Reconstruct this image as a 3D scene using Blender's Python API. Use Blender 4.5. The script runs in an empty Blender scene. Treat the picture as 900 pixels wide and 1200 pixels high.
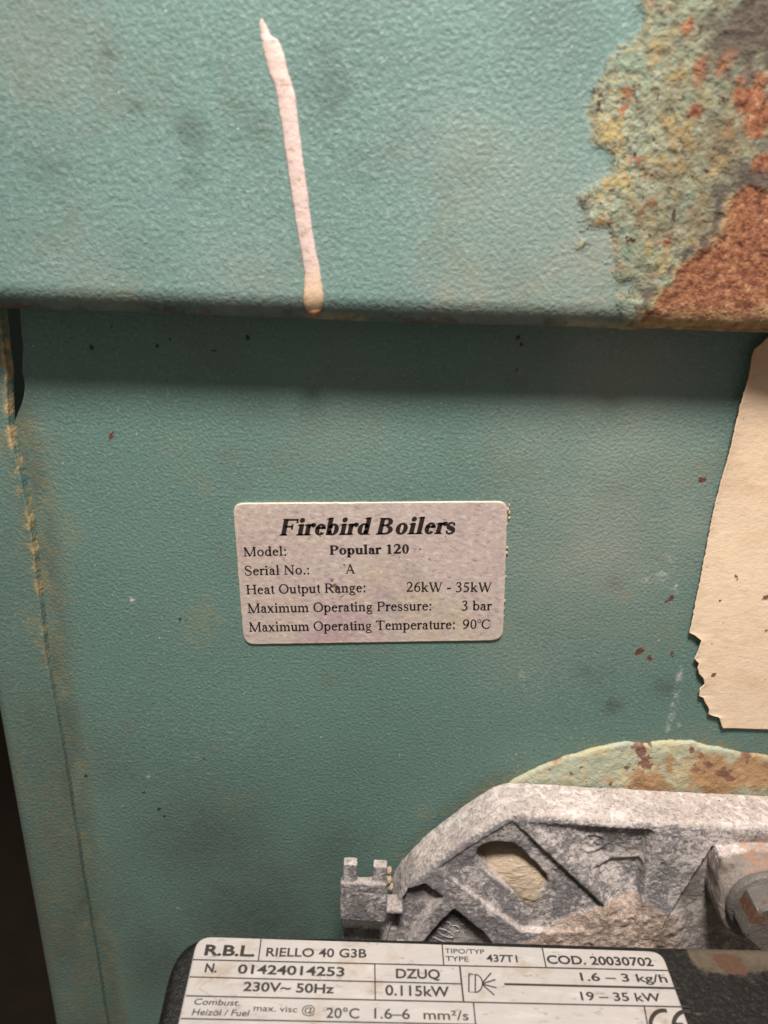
import bpy, math, random
import numpy as np
from math import sin, cos, radians, pi, sqrt, atan2, tau

SC = bpy.context.scene
COL = SC.collection

# ------------------------------------------------------------------ camera
ZC, D, FPX = 0.90, 0.203, 950.0          # lens height, distance from the front sheet, focal length in photo pixels
PITCH, ROLL = radians(20.0), radians(2.2)
_F = np.array([0, cos(PITCH), -sin(PITCH)])
_X = np.array([1.0, 0, 0])
_U0 = np.cross(_X, _F)
_U = cos(ROLL) * _U0 - sin(ROLL) * _X
_R = cos(ROLL) * _X + sin(ROLL) * _U0
CAMP = np.array([0, -D, ZC])

from mathutils import Matrix, Vector
cd = bpy.data.cameras.new('camera')
cam = bpy.data.objects.new('camera', cd)
COL.objects.link(cam)
cam.matrix_world = Matrix(((_R[0], _U[0], -_F[0], CAMP[0]), (_R[1], _U[1], -_F[1], CAMP[1]),
                           (_R[2], _U[2], -_F[2], CAMP[2]), (0, 0, 0, 1)))
cd.sensor_fit = 'VERTICAL'
cd.sensor_height = 24.0
cd.lens = 24.0 * FPX / 1200.0
cd.clip_start, cd.clip_end = 0.005, 20.0
cd.dof.use_dof = True
cd.dof.focus_distance = 0.222
cd.dof.aperture_fstop = 9.0
SC.camera = cam

# ------------------------------------------------------------------ light
w = bpy.data.worlds.new('World')
SC.world = w
w.use_nodes = True
w.node_tree.nodes['Background'].inputs[0].default_value = (1.0, 0.90, 0.78, 1)
w.node_tree.nodes['Background'].inputs[1].default_value = 0.22


def spot(name, loc, target, radius, power, cone, col):
    l = bpy.data.lights.new(name, 'SPOT')
    l.shadow_soft_size = radius
    l.energy = power
    l.color = col
    l.spot_size = radians(cone)
    l.spot_blend = 1.0
    o = bpy.data.objects.new(name, l)
    COL.objects.link(o)
    o.location = loc
    o.rotation_euler = (Vector(target) - Vector(loc)).to_track_quat('-Z', 'Y').to_euler()
    return o


# the hand lamp held above the phone
spot('work_lamp', (0.012, -0.285, ZC + 0.415), (0.020, -0.01, ZC - 0.080), 0.060, 26.6, 60, (1.0, 0.93, 0.86))

SC.view_settings.view_transform = 'Standard'
SC.view_settings.look = 'None'
SC.view_settings.exposure = 0.0
SC.view_settings.gamma = 1.0
SC.render.engine = 'CYCLES'
SC.cycles.max_bounces = 6


# ------------------------------------------------------------------ places: photo point -> point on a real plane
def ray(px, py):
    return _F + _R * ((px - 450.0) / FPX) - _U * ((py - 600.0) / FPX)


def aty(px, py, y):
    d = ray(px, py)
    return CAMP + d * ((y - CAMP[1]) / d[1])


def onpl(px, py, p0, n):
    d = ray(px, py)
    return CAMP + d * (((p0 - CAMP) @ n) / (d @ n))


def xz(pts, y):
    return np.array([[p[0], p[2]] for p in (aty(a, b, y) for a, b in pts)])


# ------------------------------------------------------------------ numpy noise
def _hash(i, j, k, seed):
    h = (i.astype(np.int64) * 374761393 + j.astype(np.int64) * 668265263 + k.astype(np.int64) * 2147483647 + seed * 1274126177) & 0xffffffff
    h = ((h ^ (h >> 13)) * 1274126177) & 0xffffffff
    h = h ^ (h >> 16)
    return (h & 0xffff) / 65535.0


def vnoise(x, y, z=None, seed=0):
    x = np.asarray(x, float)
    y = np.asarray(y, float)
    z = np.zeros_like(x) if z is None else np.asarray(z, float)
    i, j, k = np.floor(x), np.floor(y), np.floor(z)
    fx, fy, fz = x - i, y - j, z - k
    fx, fy, fz = (f * f * (3 - 2 * f) for f in (fx, fy, fz))
    r = 0
    for a in (0, 1):
        for b in (0, 1):
            for c in (0, 1):
                r = r + _hash(i + a, j + b, k + c, seed) * (fx if a else 1 - fx) * (fy if b else 1 - fy) * (fz if c else 1 - fz)
    return r


def fbm(x, y, z=None, seed=0, octv=4):
    r, a, t = 0, 1.0, 0
    zz = np.zeros_like(np.asarray(x, float)) if z is None else z
    for o in range(octv):
        r = r + a * vnoise(np.asarray(x) * 2 ** o, np.asarray(y) * 2 ** o, zz * 2 ** o, seed + o * 17)
        t += a
        a *= 0.55
    return r / t


def sstep(e0, e1, x):
    t = np.clip((x - e0) / (e1 - e0), 0, 1)
    return t * t * (3 - 2 * t)


def sdpoly(X, Y, poly):
    """signed distance to a polygon (negative inside)"""
    poly = np.asarray(poly)
    d = np.full(X.shape, 1e9)
    ins = np.zeros(X.shape, bool)
    n = len(poly)
    for i in range(n):
        ax, ay = poly[i]
        bx, by = poly[(i + 1) % n]
        ex, ey = bx - ax, by - ay
        wx, wy = X - ax, Y - ay
        t = np.clip((wx * ex + wy * ey) / (ex * ex + ey * ey + 1e-18), 0, 1)
        d = np.minimum(d, (wx - ex * t) ** 2 + (wy - ey * t) ** 2)
        c = ((ay > Y) != (by > Y))
        with np.errstate(divide='ignore', invalid='ignore'):
            xi = ax + (Y - ay) / (by - ay if by != ay else 1e-12) * ex
        ins ^= c & (X < xi)
    d = np.sqrt(d)
    return np.where(ins, -d, d)


def sdline(X, Y, pts):
    d = np.full(X.shape, 1e9)
    for (ax, ay), (bx, by) in zip(pts[:-1], pts[1:]):
        ex, ey = bx - ax, by - ay
        wx, wy = X - ax, Y - ay
        t = np.clip((wx * ex + wy * ey) / (ex * ex + ey * ey + 1e-18), 0, 1)
        d = np.minimum(d, (wx - ex * t) ** 2 + (wy - ey * t) ** 2)
    return np.sqrt(d)


# ------------------------------------------------------------------ objects
LOC = {}


def tag(o, label, cat, group=None):
    o['label'] = label
    o['category'] = cat
    if group:
        o['group'] = group
    return o


def thing(name, label, cat, loc):
    o = bpy.data.objects.new(name, None)
    COL.objects.link(o)
    o.empty_display_size = 0.01
    o.location = loc
    LOC[o] = np.array(loc, float)
    return tag(o, label, cat)


def obj(name, V, faces, m, parent=None, origin=None, attrs=None, smooth=True):
    """faces: list of index lists, or an (n,4)/(n,3) array; V in world coordinates"""
    V = np.asarray(V, float)
    off = np.zeros(3)
    if origin is not None:
        off = np.array(origin, float)
    elif parent is not None:
        off = LOC[parent]
    me = bpy.data.meshes.new(name)
    L = V - off
    if isinstance(faces, np.ndarray):
        k = faces.shape[1]
        me.vertices.add(len(L))
        me.vertices.foreach_set('co', L.astype(np.float32).ravel())
        me.loops.add(faces.size)
        me.loops.foreach_set('vertex_index', faces.astype(np.int32).ravel())
        me.polygons.add(len(faces))
        me.polygons.foreach_set('loop_start', np.arange(0, faces.size, k, dtype=np.int32))
        me.polygons.foreach_set('loop_total', np.full(len(faces), k, np.int32))
        me.update(calc_edges=True)
    else:
        me.from_pydata(L.tolist(), [], faces)
    me.validate()
    if smooth:
        me.polygons.foreach_set('use_smooth', np.ones(len(me.polygons), bool))
    for k, v in (attrs or {}).items():
        a = me.attributes.new(k, 'FLOAT', 'POINT')
        a.data.foreach_set('value', np.asarray(v, np.float32).ravel())
    me.materials.append(m)
    o = bpy.data.objects.new(name, me)
    COL.objects.link(o)
    if parent is not None:
        o.parent = parent
        o.location = off - LOC[parent]
    else:
        o.location = off
    LOC[o] = off
    return o


def gridfaces(nu, nv, keep=None):
    i = np.arange(nu - 1)[:, None] * nv + np.arange(nv - 1)[None, :]
    f = np.stack([i, i + 1, i + nv + 1, i + nv], -1)
    if keep is not None:
        return f[keep]
    return f.reshape(-1, 4)


def stack(*a):
    return np.stack([np.asarray(q).ravel() for q in a], 1)


def surface_nets(Fv, org, h):
    """quads on the zero level of a sampled field (negative inside)"""
    nx, ny, nz = Fv.shape
    S = Fv < 0
    cx, cy, cz = nx - 1, ny - 1, nz - 1
    acc = np.zeros((cx, cy, cz, 3), np.float32)
    cnt = np.zeros((cx, cy, cz), np.float32)
    for ax in range(3):
        o1, o2 = [q for q in range(3) if q != ax]
        sl0 = [slice(None)] * 3
        sl1 = [slice(None)] * 3
        sl0[ax] = slice(0, -1)
        sl1[ax] = slice(1, None)
        A, B = Fv[tuple(sl0)], Fv[tuple(sl1)]
        ch = (A < 0) != (B < 0)
        t = np.where(ch, A / np.where(ch, A - B, 1), 0)
        for d1 in (0, 1):
            for d2 in (0, 1):
                s = [slice(None)] * 3
                s[o1] = slice(d1, Fv.shape[o1] - 1 + d1)
                s[o2] = slice(d2, Fv.shape[o2] - 1 + d2)
                c = ch[tuple(s)]
                tt = t[tuple(s)]
                cnt += c
                acc[..., ax] += np.where(c, tt, 0)
                if d1:
                    acc[..., o1] += c
                if d2:
                    acc[..., o2] += c
    act = cnt > 0
    idx = -np.ones((cx, cy, cz), np.int64)
    ii = np.argwhere(act)
    idx[act] = np.arange(len(ii))
    V = (ii + acc[act] / cnt[act][:, None]) * h + np.asarray(org)
    Q = []
    for ax in range(3):
        o1, o2 = [q for q in range(3) if q != ax]
        sl0 = [slice(1, -1)] * 3
        sl1 = [slice(1, -1)] * 3
        sl0[ax] = slice(0, -1)
        sl1[ax] = slice(1, None)
        A, B = S[tuple(sl0)], S[tuple(sl1)]
        e = np.argwhere(A != B)
        if not len(e):
            continue
        av = A[tuple(e.T)]
        base = e.copy()
        base[:, o1] += 1
        base[:, o2] += 1

        def g(d1, d2):
            c = base.copy()
            c[:, o1] -= d1
            c[:, o2] -= d2
            return idx[tuple(c.T)]
        q = np.stack([g(1, 1), g(0, 1), g(0, 0), g(1, 0)], 1)
        flip = av if ax != 1 else ~av
        q[~flip] = q[~flip][:, ::-1]
        Q.append(q)
    Q = np.concatenate(Q)
    return V, Q


def vnormals(V, Q):
    n = np.cross(V[Q[:, 2]] - V[Q[:, 0]], V[Q[:, 3]] - V[Q[:, 1]])
    N = np.zeros_like(V)
    for k in range(4):
        np.add.at(N, Q[:, k], n)
    return N / (np.linalg.norm(N, axis=1, keepdims=True) + 1e-12)


# ------------------------------------------------------------------ material helpers
class NT:
    def __init__(s, name):
        s.m = bpy.data.materials.new(name)
        s.m.use_nodes = True
        s.t = s.m.node_tree
        s.b = s.t.nodes['Principled BSDF']
        s.co = s.t.nodes.new('ShaderNodeTexCoord').outputs['Object']

    def set(s, sock, v):
        if isinstance(v, bpy.types.NodeSocket):
            s.t.links.new(v, sock)
        elif isinstance(v, tuple) and len(v) == 3 and sock.type == 'RGBA':
            sock.default_value = (*v, 1)
        else:
            sock.default_value = v

    def attr(s, name):
        n = s.t.nodes.new('ShaderNodeAttribute')
        n.attribute_name = name
        return n.outputs['Fac']

    def vec(s, sx, sy, sz, off=(0, 0, 0)):
        n = s.t.nodes.new('ShaderNodeMapping')
        n.inputs['Scale'].default_value = (sx, sy, sz)
        n.inputs['Location'].default_value = off
        s.t.links.new(s.co, n.inputs['Vector'])
        return n.outputs[0]

    def noise(s, scale, detail=3, rough=0.55, vec=None, dist=0.0):
        n = s.t.nodes.new('ShaderNodeTexNoise')
        n.inputs['Scale'].default_value = scale
        n.inputs['Detail'].default_value = detail
        n.inputs['Roughness'].default_value = rough
        n.inputs['Distortion'].default_value = dist
        s.t.links.new(vec or s.co, n.inputs['Vector'])
        return n.outputs['Fac']

    def voro(s, scale, feature='F1', vec=None, rnd=1.0):
        n = s.t.nodes.new('ShaderNodeTexVoronoi')
        n.feature = feature
        n.inputs['Scale'].default_value = scale
        n.inputs['Randomness'].default_value = rnd
        s.t.links.new(vec or s.co, n.inputs['Vector'])
        return n.outputs['Distance']

    def math(s, op, a, b=0.0, c=None, clamp=False):
        n = s.t.nodes.new('ShaderNodeMath')
        n.operation = op
        n.use_clamp = clamp
        s.set(n.inputs[0], a)
        s.set(n.inputs[1], b)
        if c is not None:
            s.set(n.inputs[2], c)
        return n.outputs[0]

    def step(s, e0, e1, x):
        n = s.t.nodes.new('ShaderNodeMapRange')
        n.interpolation_type = 'SMOOTHSTEP'
        s.set(n.inputs[0], x)
        n.inputs[1].default_value = e0
        n.inputs[2].default_value = e1
        n.inputs[3].default_value = 0
        n.inputs[4].default_value = 1
        return n.outputs[0]

    def mix(s, f, a, b, blend='MIX'):
        n = s.t.nodes.new('ShaderNodeMix')
        n.data_type = 'RGBA'
        n.blend_type = blend
        s.set(n.inputs[0], f)
        s.set(n.inputs[6], a)
        s.set(n.inputs[7], b)
        return n.outputs[2]

    def ramp(s, f, stops):
        n = s.t.nodes.new('ShaderNodeValToRGB')
        r = n.color_ramp
        while len(r.elements) < len(stops):
            r.elements.new(0.5)
        for e, (p, c) in zip(r.elements, stops):
            e.position = p
            e.color = (*c, 1)
        s.set(n.inputs[0], f)
        return n.outputs[0]

    def bump(s, h, dist, strength=1.0, normal=None):
        n = s.t.nodes.new('ShaderNodeBump')
        n.inputs['Strength'].default_value = strength
        n.inputs['Distance'].default_value = dist
        s.set(n.inputs['Height'], h)
        if normal is not None:
            s.t.links.new(normal, n.inputs['Normal'])
        return n.outputs[0]

    def normz(s):
        g = s.t.nodes.new('ShaderNodeNewGeometry')
        x = s.t.nodes.new('ShaderNodeSeparateXYZ')
        s.t.links.new(g.outputs['Normal'], x.inputs[0])
        return x.outputs[2]

    def out(s, col, rough=0.5, normal=None, spec=0.5, metal=0.0):
        s.set(s.b.inputs['Base Color'], col)
        s.set(s.b.inputs['Roughness'], rough)
        s.set(s.b.inputs['Specular IOR Level'], spec)
        s.set(s.b.inputs['Metallic'], metal)
        if normal is not None:
            s.t.links.new(normal, s.b.inputs['Normal'])
        return s.m


def green_paint(name, peel, peeld, tint):
    n = NT(name)
    big = n.noise(28, 4, 0.6)
    a = tuple(tint[i] * 0.86 for i in range(3))
    b = tuple(tint[i] * 1.12 for i in range(3))
    col = n.mix(big, a, b)
    v = n.vec(1.0, 1.0, 1.05)
    pl = n.noise(peel, 1.6, 0.5, v, 0.1)
    fine = n.noise(peel * 3.1, 2, 0.5)
    # wear: the raised grain is rubbed a little paler, grime sits in the hollows
    col = n.mix(n.step(0.56, 0.75, pl), col, (tint[0] * 1.45, tint[1] * 1.3, tint[2] * 1.3))
    col = n.mix(n.math('MULTIPLY', n.step(0.42, 0.25, pl), 0.55), col, (tint[0] * 0.6, tint[1] * 0.62, tint[2] * 0.6))
    grime = n.step(0.52, 0.72, n.noise(60, 5, 0.65))
    col = n.mix(n.math('MULTIPLY', grime, 0.28), col, (0.13, 0.13, 0.09))
    # small chips of dirt and bright flecks
    sp = n.noise(900, 1, 0.5)
    col = n.mix(n.step(0.80, 0.84, sp), col, (0.05, 0.05, 0.04))
    sp2 = n.noise(1150, 0, 0.5, n.vec(1, 1, 1, (3.3, 1.7, 0.4)))
    col = n.mix(n.math('MULTIPLY', n.step(0.86, 0.89, sp2), 0.8), col, (0.6, 0.62, 0.55))
    nz = n.noise(420, 4, 0.65)
    nm = n.noise(110, 5, 0.65)

    def mask(at, soft=0.22, amt=0.9, src=None):
        f = n.math('ADD', n.attr(at), n.math('MULTIPLY', n.math('SUBTRACT', src or nm, 0.5), amt))
        return n.step(0.5 - soft, 0.5 + soft, f)
    # soft smudges, with shade painted in at the fold and crease
    sm = n.math('MULTIPLY', n.attr('smudge_shade'), n.math('ADD', 0.35, n.math('MULTIPLY', nz, 0.9)), clamp=True)
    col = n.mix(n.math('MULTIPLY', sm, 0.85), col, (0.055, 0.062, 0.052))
    ye = n.math('MULTIPLY', n.attr('yellow'), n.step(0.32, 0.68, nz), clamp=True)
    col = n.mix(ye, col, n.mix(n.noise(300, 3), (0.20, 0.155, 0.065), (0.34, 0.29, 0.15)))
    du = n.math('MULTIPLY', n.attr('dusty'), n.math('ADD', 0.25, n.math('MULTIPLY', n.noise(70, 5, 0.7), 1.1)), clamp=True)
    col = n.mix(n.math('MULTIPLY', du, 0.6), col, n.mix(n.noise(300, 4, 0.7), (0.26, 0.26, 0.23), (0.35, 0.34, 0.30)))
    # lifted pale crust
    cr = n.noise(330, 4, 0.7, None, 0.6)
    cn = n.math('MULTIPLY_ADD', n.math('SUBTRACT', n.noise(430, 5, 0.75, None, 0.5), 0.5), 1.9, 0.5)
    crcol = n.ramp(cn, [(0.12, (0.045, 0.025, 0.022)), (0.28, (0.15, 0.125, 0.085)), (0.42, (0.22, 0.235, 0.175)),
                        (0.55, (0.25, 0.295, 0.215)), (0.70, (0.36, 0.375, 0.27)), (0.88, (0.56, 0.54, 0.44))])
    crcol = n.mix(n.math('MULTIPLY', n.step(0.50, 0.62, n.noise(190, 5, 0.7, n.vec(1, 1, 1, (9, 2, 4)))), 0.8), crcol, n.mix(nz, (0.30, 0.19, 0.06), (0.52, 0.40, 0.18)))
    crcol = n.mix(n.math('MULTIPLY', n.step(0.57, 0.66, n.noise(230, 4, 0.6, n.vec(1, 1, 1, (5, 2, 1)))), 0.85), crcol, n.mix(nz, (0.20, 0.045, 0.025), (0.42, 0.15, 0.07)))
    crcol = n.mix(n.step(0.62, 0.68, n.noise(480, 3, 0.6)), crcol, (0.050, 0.024, 0.024))
    crcol = n.mix(n.math('MULTIPLY', n.math('MULTIPLY', n.attr('brown'), n.step(0.25, 0.55, n.noise(150, 5, 0.7))), 0.95), crcol, n.mix(nz, (0.085, 0.062, 0.035), (0.24, 0.19, 0.11)))
    crcol = n.mix(n.math('MULTIPLY', n.step(0.46, 0.60, n.noise(120, 5, 0.7, n.vec(1, 1, 1, (1, 7, 3)))), n.math('SUBTRACT', 0.75, n.math('MULTIPLY', n.attr('brown'), 0.5))), crcol, n.mix(nz, (0.12, 0.185, 0.14), (0.24, 0.31, 0.245)))
    crcol = n.mix(n.step(0.63, 0.69, n.noise(430, 3, 0.6, n.vec(1, 1, 1, (3, 3, 8)))), crcol, (0.06, 0.032, 0.028))
    pm = mask('crust', 0.24, 1.5, n.noise(190, 6, 0.72))
    col = n.mix(pm, col, crcol)
    # dark bare scale
    col = n.mix(mask('scale', 0.22, 1.6, n.noise(210, 6, 0.75)), col, n.mix(nz, (0.035, 0.032, 0.034), (0.15, 0.12, 0.09)))
    # orange rust
    rc = n.ramp(n.math('MULTIPLY_ADD', n.math('SUBTRACT', n.noise(560, 5, 0.78), 0.5), 1.8, 0.5), [(0.16, (0.035, 0.022, 0.020)), (0.32, (0.14, 0.048, 0.028)), (0.50, (0.235, 0.094, 0.048)),
                                       (0.68, (0.33, 0.152, 0.082)), (0.86, (0.50, 0.34, 0.19))])
    rm = mask('rust', 0.20, 1.2, n.noise(230, 6, 0.75))
    col = n.mix(rm, col, rc)
    hal = n.math('MULTIPLY', n.attr('tan'), n.step(0.25, 0.7, nz), clamp=True)
    col = n.mix(hal, col, n.mix(n.noise(500, 3), (0.42, 0.26, 0.09), (0.62, 0.48, 0.28)))
    col = n.mix(n.step(0.45, 0.75, n.math('ADD', n.attr('red'), n.math('MULTIPLY', n.math('SUBTRACT', nz, 0.5), 0.8))), col, (0.12, 0.045, 0.035))
    col = n.mix(n.step(0.45, 0.75, n.math('ADD', n.attr('black'), n.math('MULTIPLY', n.math('SUBTRACT', nz, 0.5), 0.9))), col, (0.02, 0.022, 0.02))
    col = n.mix(n.math('MULTIPLY', n.attr('white'), n.step(0.45, 0.6, nz), clamp=True), col, (0.45, 0.47, 0.42))
    dam = n.math('MAXIMUM', pm, rm)
    rough = n.math('ADD', 0.50, n.math('MULTIPLY', dam, 0.42))
    h = n.math('ADD', n.math('MULTIPLY', pl, 1.0), n.math('MULTIPLY', fine, 0.22))
    nb = n.bump(h, peeld, 1.0)
    nb2 = n.bump(n.math('MULTIPLY', n.math('ADD', n.noise(700, 4, 0.7), n.math('MULTIPLY', cr, 1.2)), dam), 0.0006, 1.0, nb)
    return n.out(col, rough, nb2, 0.33)


M_HOOD = green_paint('hammered_green_paint', 980, 0.00031, (0.143, 0.232, 0.214))
M_PANEL = green_paint('green_paint', 1150, 0.00028, (0.113, 0.192, 0.170))


def powder_cast(name, bright, dust):
    n = NT(name)
    up = n.step(0.10, 0.75, n.normz())
    base = n.mix(n.noise(90, 4), (0.20, 0.187, 0.20), (0.31, 0.292, 0.302))
    base = n.mix(n.step(0.58, 0.7, n.noise(500, 3, 0.6)), base, (0.09, 0.085, 0.095))
    pw = n.noise(820, 4, 0.72, None, 0.3)
    bigp = n.noise(75, 4, 0.6)
    # white powder: grows where dust settles (upward faces) and in patches elsewhere
    f = n.math('ADD', n.math('ADD', n.math('MULTIPLY', up, 0.20), n.math('MULTIPLY', n.math('SUBTRACT', bigp, 0.5), 0.95)), pw)
    base = n.mix(n.step(0.49, 0.63, f), base, n.mix(n.noise(260, 3), (0.50, 0.42, 0.39), (0.68, 0.62, 0.58)))
    base = n.mix(n.math('MULTIPLY', up, n.math('ADD', 0.15, n.math('MULTIPLY', n.noise(300, 4, 0.7), 0.8)), clamp=True), base, bright)
    spk = n.noise(950, 3, 0.7, n.vec(1, 1, 1, (2, 8, 1)))
    base = n.mix(n.math('MULTIPLY', n.step(0.48, 0.36, spk), n.math('MULTIPLY_ADD', up, 0.35, 0.42)), base, (0.24, 0.195, 0.18))
    base = n.mix(n.math('MULTIPLY', n.step(0.58, 0.68, spk), 0.6), base, (0.74, 0.68, 0.65))
    fl = n.noise(400, 5, 0.72, n.vec(1, 1, 1, (6, 3, 5)), 0.5)
    fl = n.math('ADD', fl, n.math('MULTIPLY', n.math('SUBTRACT', bigp, 0.5), 0.55))
    base = n.mix(n.math('MULTIPLY', n.step(0.53, 0.59, fl), 0.85), base, n.mix(n.noise(700, 2), (0.58, 0.51, 0.49), (0.80, 0.75, 0.74)))
    pg = n.t.nodes.new('ShaderNodeNewGeometry').outputs['Pointiness']
    base = n.mix(n.math('MULTIPLY', n.step(0.50, 0.60, n.math('ADD', pg, n.math('MULTIPLY', n.math('SUBTRACT', pw, 0.5), 0.12))), 0.8), base, (0.66, 0.60, 0.58))
    # pinkish grit
    gr = n.attr('grit')
    gc = n.ramp(n.noise(700, 4, 0.75), [(0.26, (0.17, 0.10, 0.075)), (0.40, (0.38, 0.275, 0.22)), (0.52, (0.50, 0.39, 0.325)), (0.66, (0.70, 0.63, 0.58))])
    gm = n.step(0.35, 0.65, n.math('ADD', gr, n.math('MULTIPLY', n.math('SUBTRACT', n.noise(200, 5, 0.7), 0.5), 0.9)))
    base = n.mix(gm, base, gc)
    ol = n.step(0.35, 0.65, n.math('ADD', n.attr('dust'), n.math('MULTIPLY', n.math('SUBTRACT', n.noise(160, 5, 0.7), 0.5), 0.8)))
    base = n.mix(n.math('MULTIPLY', ol, 0.8), base, n.mix(n.noise(420, 4, 0.7), (0.105, 0.082, 0.07), (0.28, 0.23, 0.195)))
    base = n.mix(n.math('MULTIPLY', n.step(0.4, 0.7, n.math('ADD', n.attr('rust'), n.math('MULTIPLY', n.math('SUBTRACT', n.noise(220, 5, 0.75), 0.5), 1.8))), 0.6), base, (0.40, 0.21, 0.12))
    base = n.mix(n.math('MULTIPLY', n.attr('bare'), n.step(0.2, 0.6, n.noise(330, 4, 0.7))), base, (0.13, 0.125, 0.135))
    base = n.mix(n.step(0.77, 0.80, n.noise(560, 1)), base, (0.11, 0.06, 0.05))
    h = n.math('ADD', n.math('MULTIPLY', n.noise(900, 4, 0.7), 0.6), n.math('MULTIPLY', pw, 0.7))
    h = n.math('ADD', h, n.math('MULTIPLY', gm, n.noise(1200, 3, 0.7)))
    return n.out(base, 0.72, n.bump(h, 0.0005, 1.0), 0.3)


M_CAST = powder_cast('oxidised_cast_alloy', (0.45, 0.375, 0.34), True)

n = NT('foil_label')
c = n.mix(n.noise(22, 3, 0.5), (0.52, 0.42, 0.40), (0.61, 0.505, 0.465))
c = n.mix(n.math('MULTIPLY', n.step(0.48, 0.66, n.noise(38, 4, 0.6, n.vec(1, 1, 1, (2.2, 0, 5.1)))), 0.8), c, (0.56, 0.47, 0.36))
c = n.mix(n.step(0.48, 0.68, n.noise(30, 4, 0.6, n.vec(1, 1, 1, (7.2, 0, 1.1)))), c, (0.50, 0.36, 0.37))
sc = n.noise(800, 4, 0.75, n.vec(0.7, 1, 1.1))
c = n.mix(n.math('MULTIPLY', n.step(0.52, 0.66, sc), 0.9), c, (0.68, 0.60, 0.54))
c = n.mix(n.math('MULTIPLY', n.step(0.47, 0.30, sc), 0.85), c, (0.31, 0.25, 0.235))
c = n.mix(n.math('MULTIPLY', n.step(0.53, 0.68, n.noise(55, 5, 0.7, n.vec(1, 1, 1, (1, 0, 9)))), 0.6), c, (0.37, 0.32, 0.315))
c = n.mix(n.step(0.77, 0.80, n.noise(750, 1)), c, (0.16, 0.11, 0.09))
c = n.mix(n.step(0.45, 0.65, n.math('ADD', n.attr('blot'), n.math('MULTIPLY', n.math('SUBTRACT', n.noise(400, 3), 0.5), 0.8))), c, (0.20, 0.145, 0.10))
c = n.mix(n.math('MULTIPLY', n.attr('rim'), n.step(0.3, 0.6, n.noise(380, 4, 0.7))), c, (0.70, 0.60, 0.46))
M_FOIL = n.out(c, n.math('ADD', 0.34, n.math('MULTIPLY', sc, 0.25)), n.bump(n.math('ADD', sc, n.noise(160, 3)), 0.00015), 0.5, 0.25)

n = NT('label_ink')
M_INK = n.out(n.mix(n.step(0.66, 0.78, n.noise(1100, 4, 0.75)), n.mix(n.noise(500, 3), (0.008, 0.005, 0.005), (0.026, 0.015, 0.014)), (0.22, 0.17, 0.155)), 0.5)
n = NT('plate_ink')
M_PINK = n.out(n.mix(n.step(0.62, 0.72, n.noise(900, 4, 0.75)), n.mix(n.noise(500, 3), (0.012, 0.010, 0.009), (0.045, 0.036, 0.030)), (0.24, 0.20, 0.17)), 0.5)
n = NT('scratch_grey')
M_SCR = n.out(n.mix(n.noise(900, 3), (0.25, 0.22, 0.18), (0.42, 0.37, 0.31)), 0.6)

n = NT('plate_foil')
br = n.noise(260, 5, 0.7, n.vec(0.25, 1.2, 1))
c = n.mix(n.noise(36, 4, 0.6), (0.40, 0.37, 0.355), (0.51, 0.475, 0.455))
c = n.mix(n.math('MULTIPLY', n.step(0.52, 0.75, br), 0.6), c, (0.62, 0.58, 0.54))
c = n.mix(n.math('MULTIPLY', n.step(0.47, 0.28, br), 0.6), c, (0.31, 0.27, 0.235))
c = n.mix(n.math('MULTIPLY', n.step(0.57, 0.70, n.noise(70, 5, 0.65, n.vec(1, 1, 1, (4, 4, 2)))), 0.6), c, (0.36, 0.27, 0.19))
c = n.mix(n.math('MULTIPLY', n.step(0.60, 0.64, n.noise(420, 5, 0.75, n.vec(0.5, 1.5, 1))), 0.5), c, (0.22, 0.185, 0.155))
c = n.mix(n.step(0.78, 0.82, n.noise(800, 1)), c, (0.12, 0.09, 0.07))
M_PLATE = n.out(c, 0.45, n.bump(br, 0.00015), 0.5, 0.15)

n = NT('black_crinkle')
f = n.noise(900, 4, 0.7)
c = n.mix(n.step(0.45, 0.75, f), (0.005, 0.0048, 0.0045), (0.026, 0.023, 0.020))
du = n.step(0.38, 0.66, n.math('ADD', n.attr('dust'), n.math('MULTIPLY', n.math('SUBTRACT', n.noise(150, 6, 0.75), 0.5), 1.3)))
c = n.mix(du, c, n.mix(n.noise(500, 4, 0.7), (0.040, 0.030, 0.021), (0.15, 0.115, 0.082)))
c = n.mix(n.step(0.45, 0.65, n.math('ADD', n.attr('rust'), n.math('MULTIPLY', n.math('SUBTRACT', n.noise(260, 5, 0.7), 0.5), 1.5))), c, n.mix(n.noise(700, 4, 0.7), (0.045, 0.022, 0.013), (0.13, 0.065, 0.04)))
sc = n.noise(300, 4, 0.6, n.vec(0.5, 2.4, 1))  # hood's shade painted into the paper as brown toward its top
c = n.mix(n.math('MULTIPLY', n.step(0.66, 0.75, sc), 0.5), c, (0.22, 0.20, 0.17))
M_BLACK = n.out(c, n.math('ADD', 0.42, n.math('MULTIPLY', du, 0.4)), n.bump(f, 0.0003), 0.4)

n = NT('old_paper')
v = n.vec(0.8, 1, 1.2)
c = n.mix(n.noise(24, 4, 0.6), (0.71, 0.54, 0.39), (0.80, 0.635, 0.475))
c = n.mix(n.math('MULTIPLY', n.step(0.42, 0.72, n.noise(420, 5, 0.7, v)), 0.5), c, (0.82, 0.66, 0.46))
c = n.mix(n.math('MULTIPLY', n.step(0.5, 0.28, n.noise(300, 5, 0.7, n.vec(0.8, 1, 1.2, (3, 1, 2)))), 0.35), c, (0.52, 0.36, 0.21))
c = n.mix(n.math('MULTIPLY', n.step(0.48, 0.66, n.noise(85, 6, 0.72, n.vec(0.7, 1, 1.2, (5, 1, 2)))), 0.45), c, (0.64, 0.44, 0.29))
c = n.mix(n.math('MULTIPLY', n.attr('brown_shade'), n.math('ADD', 0.45, n.math('MULTIPLY', n.noise(200, 4), 0.6)), clamp=True), c, (0.40, 0.205, 0.10))
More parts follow.
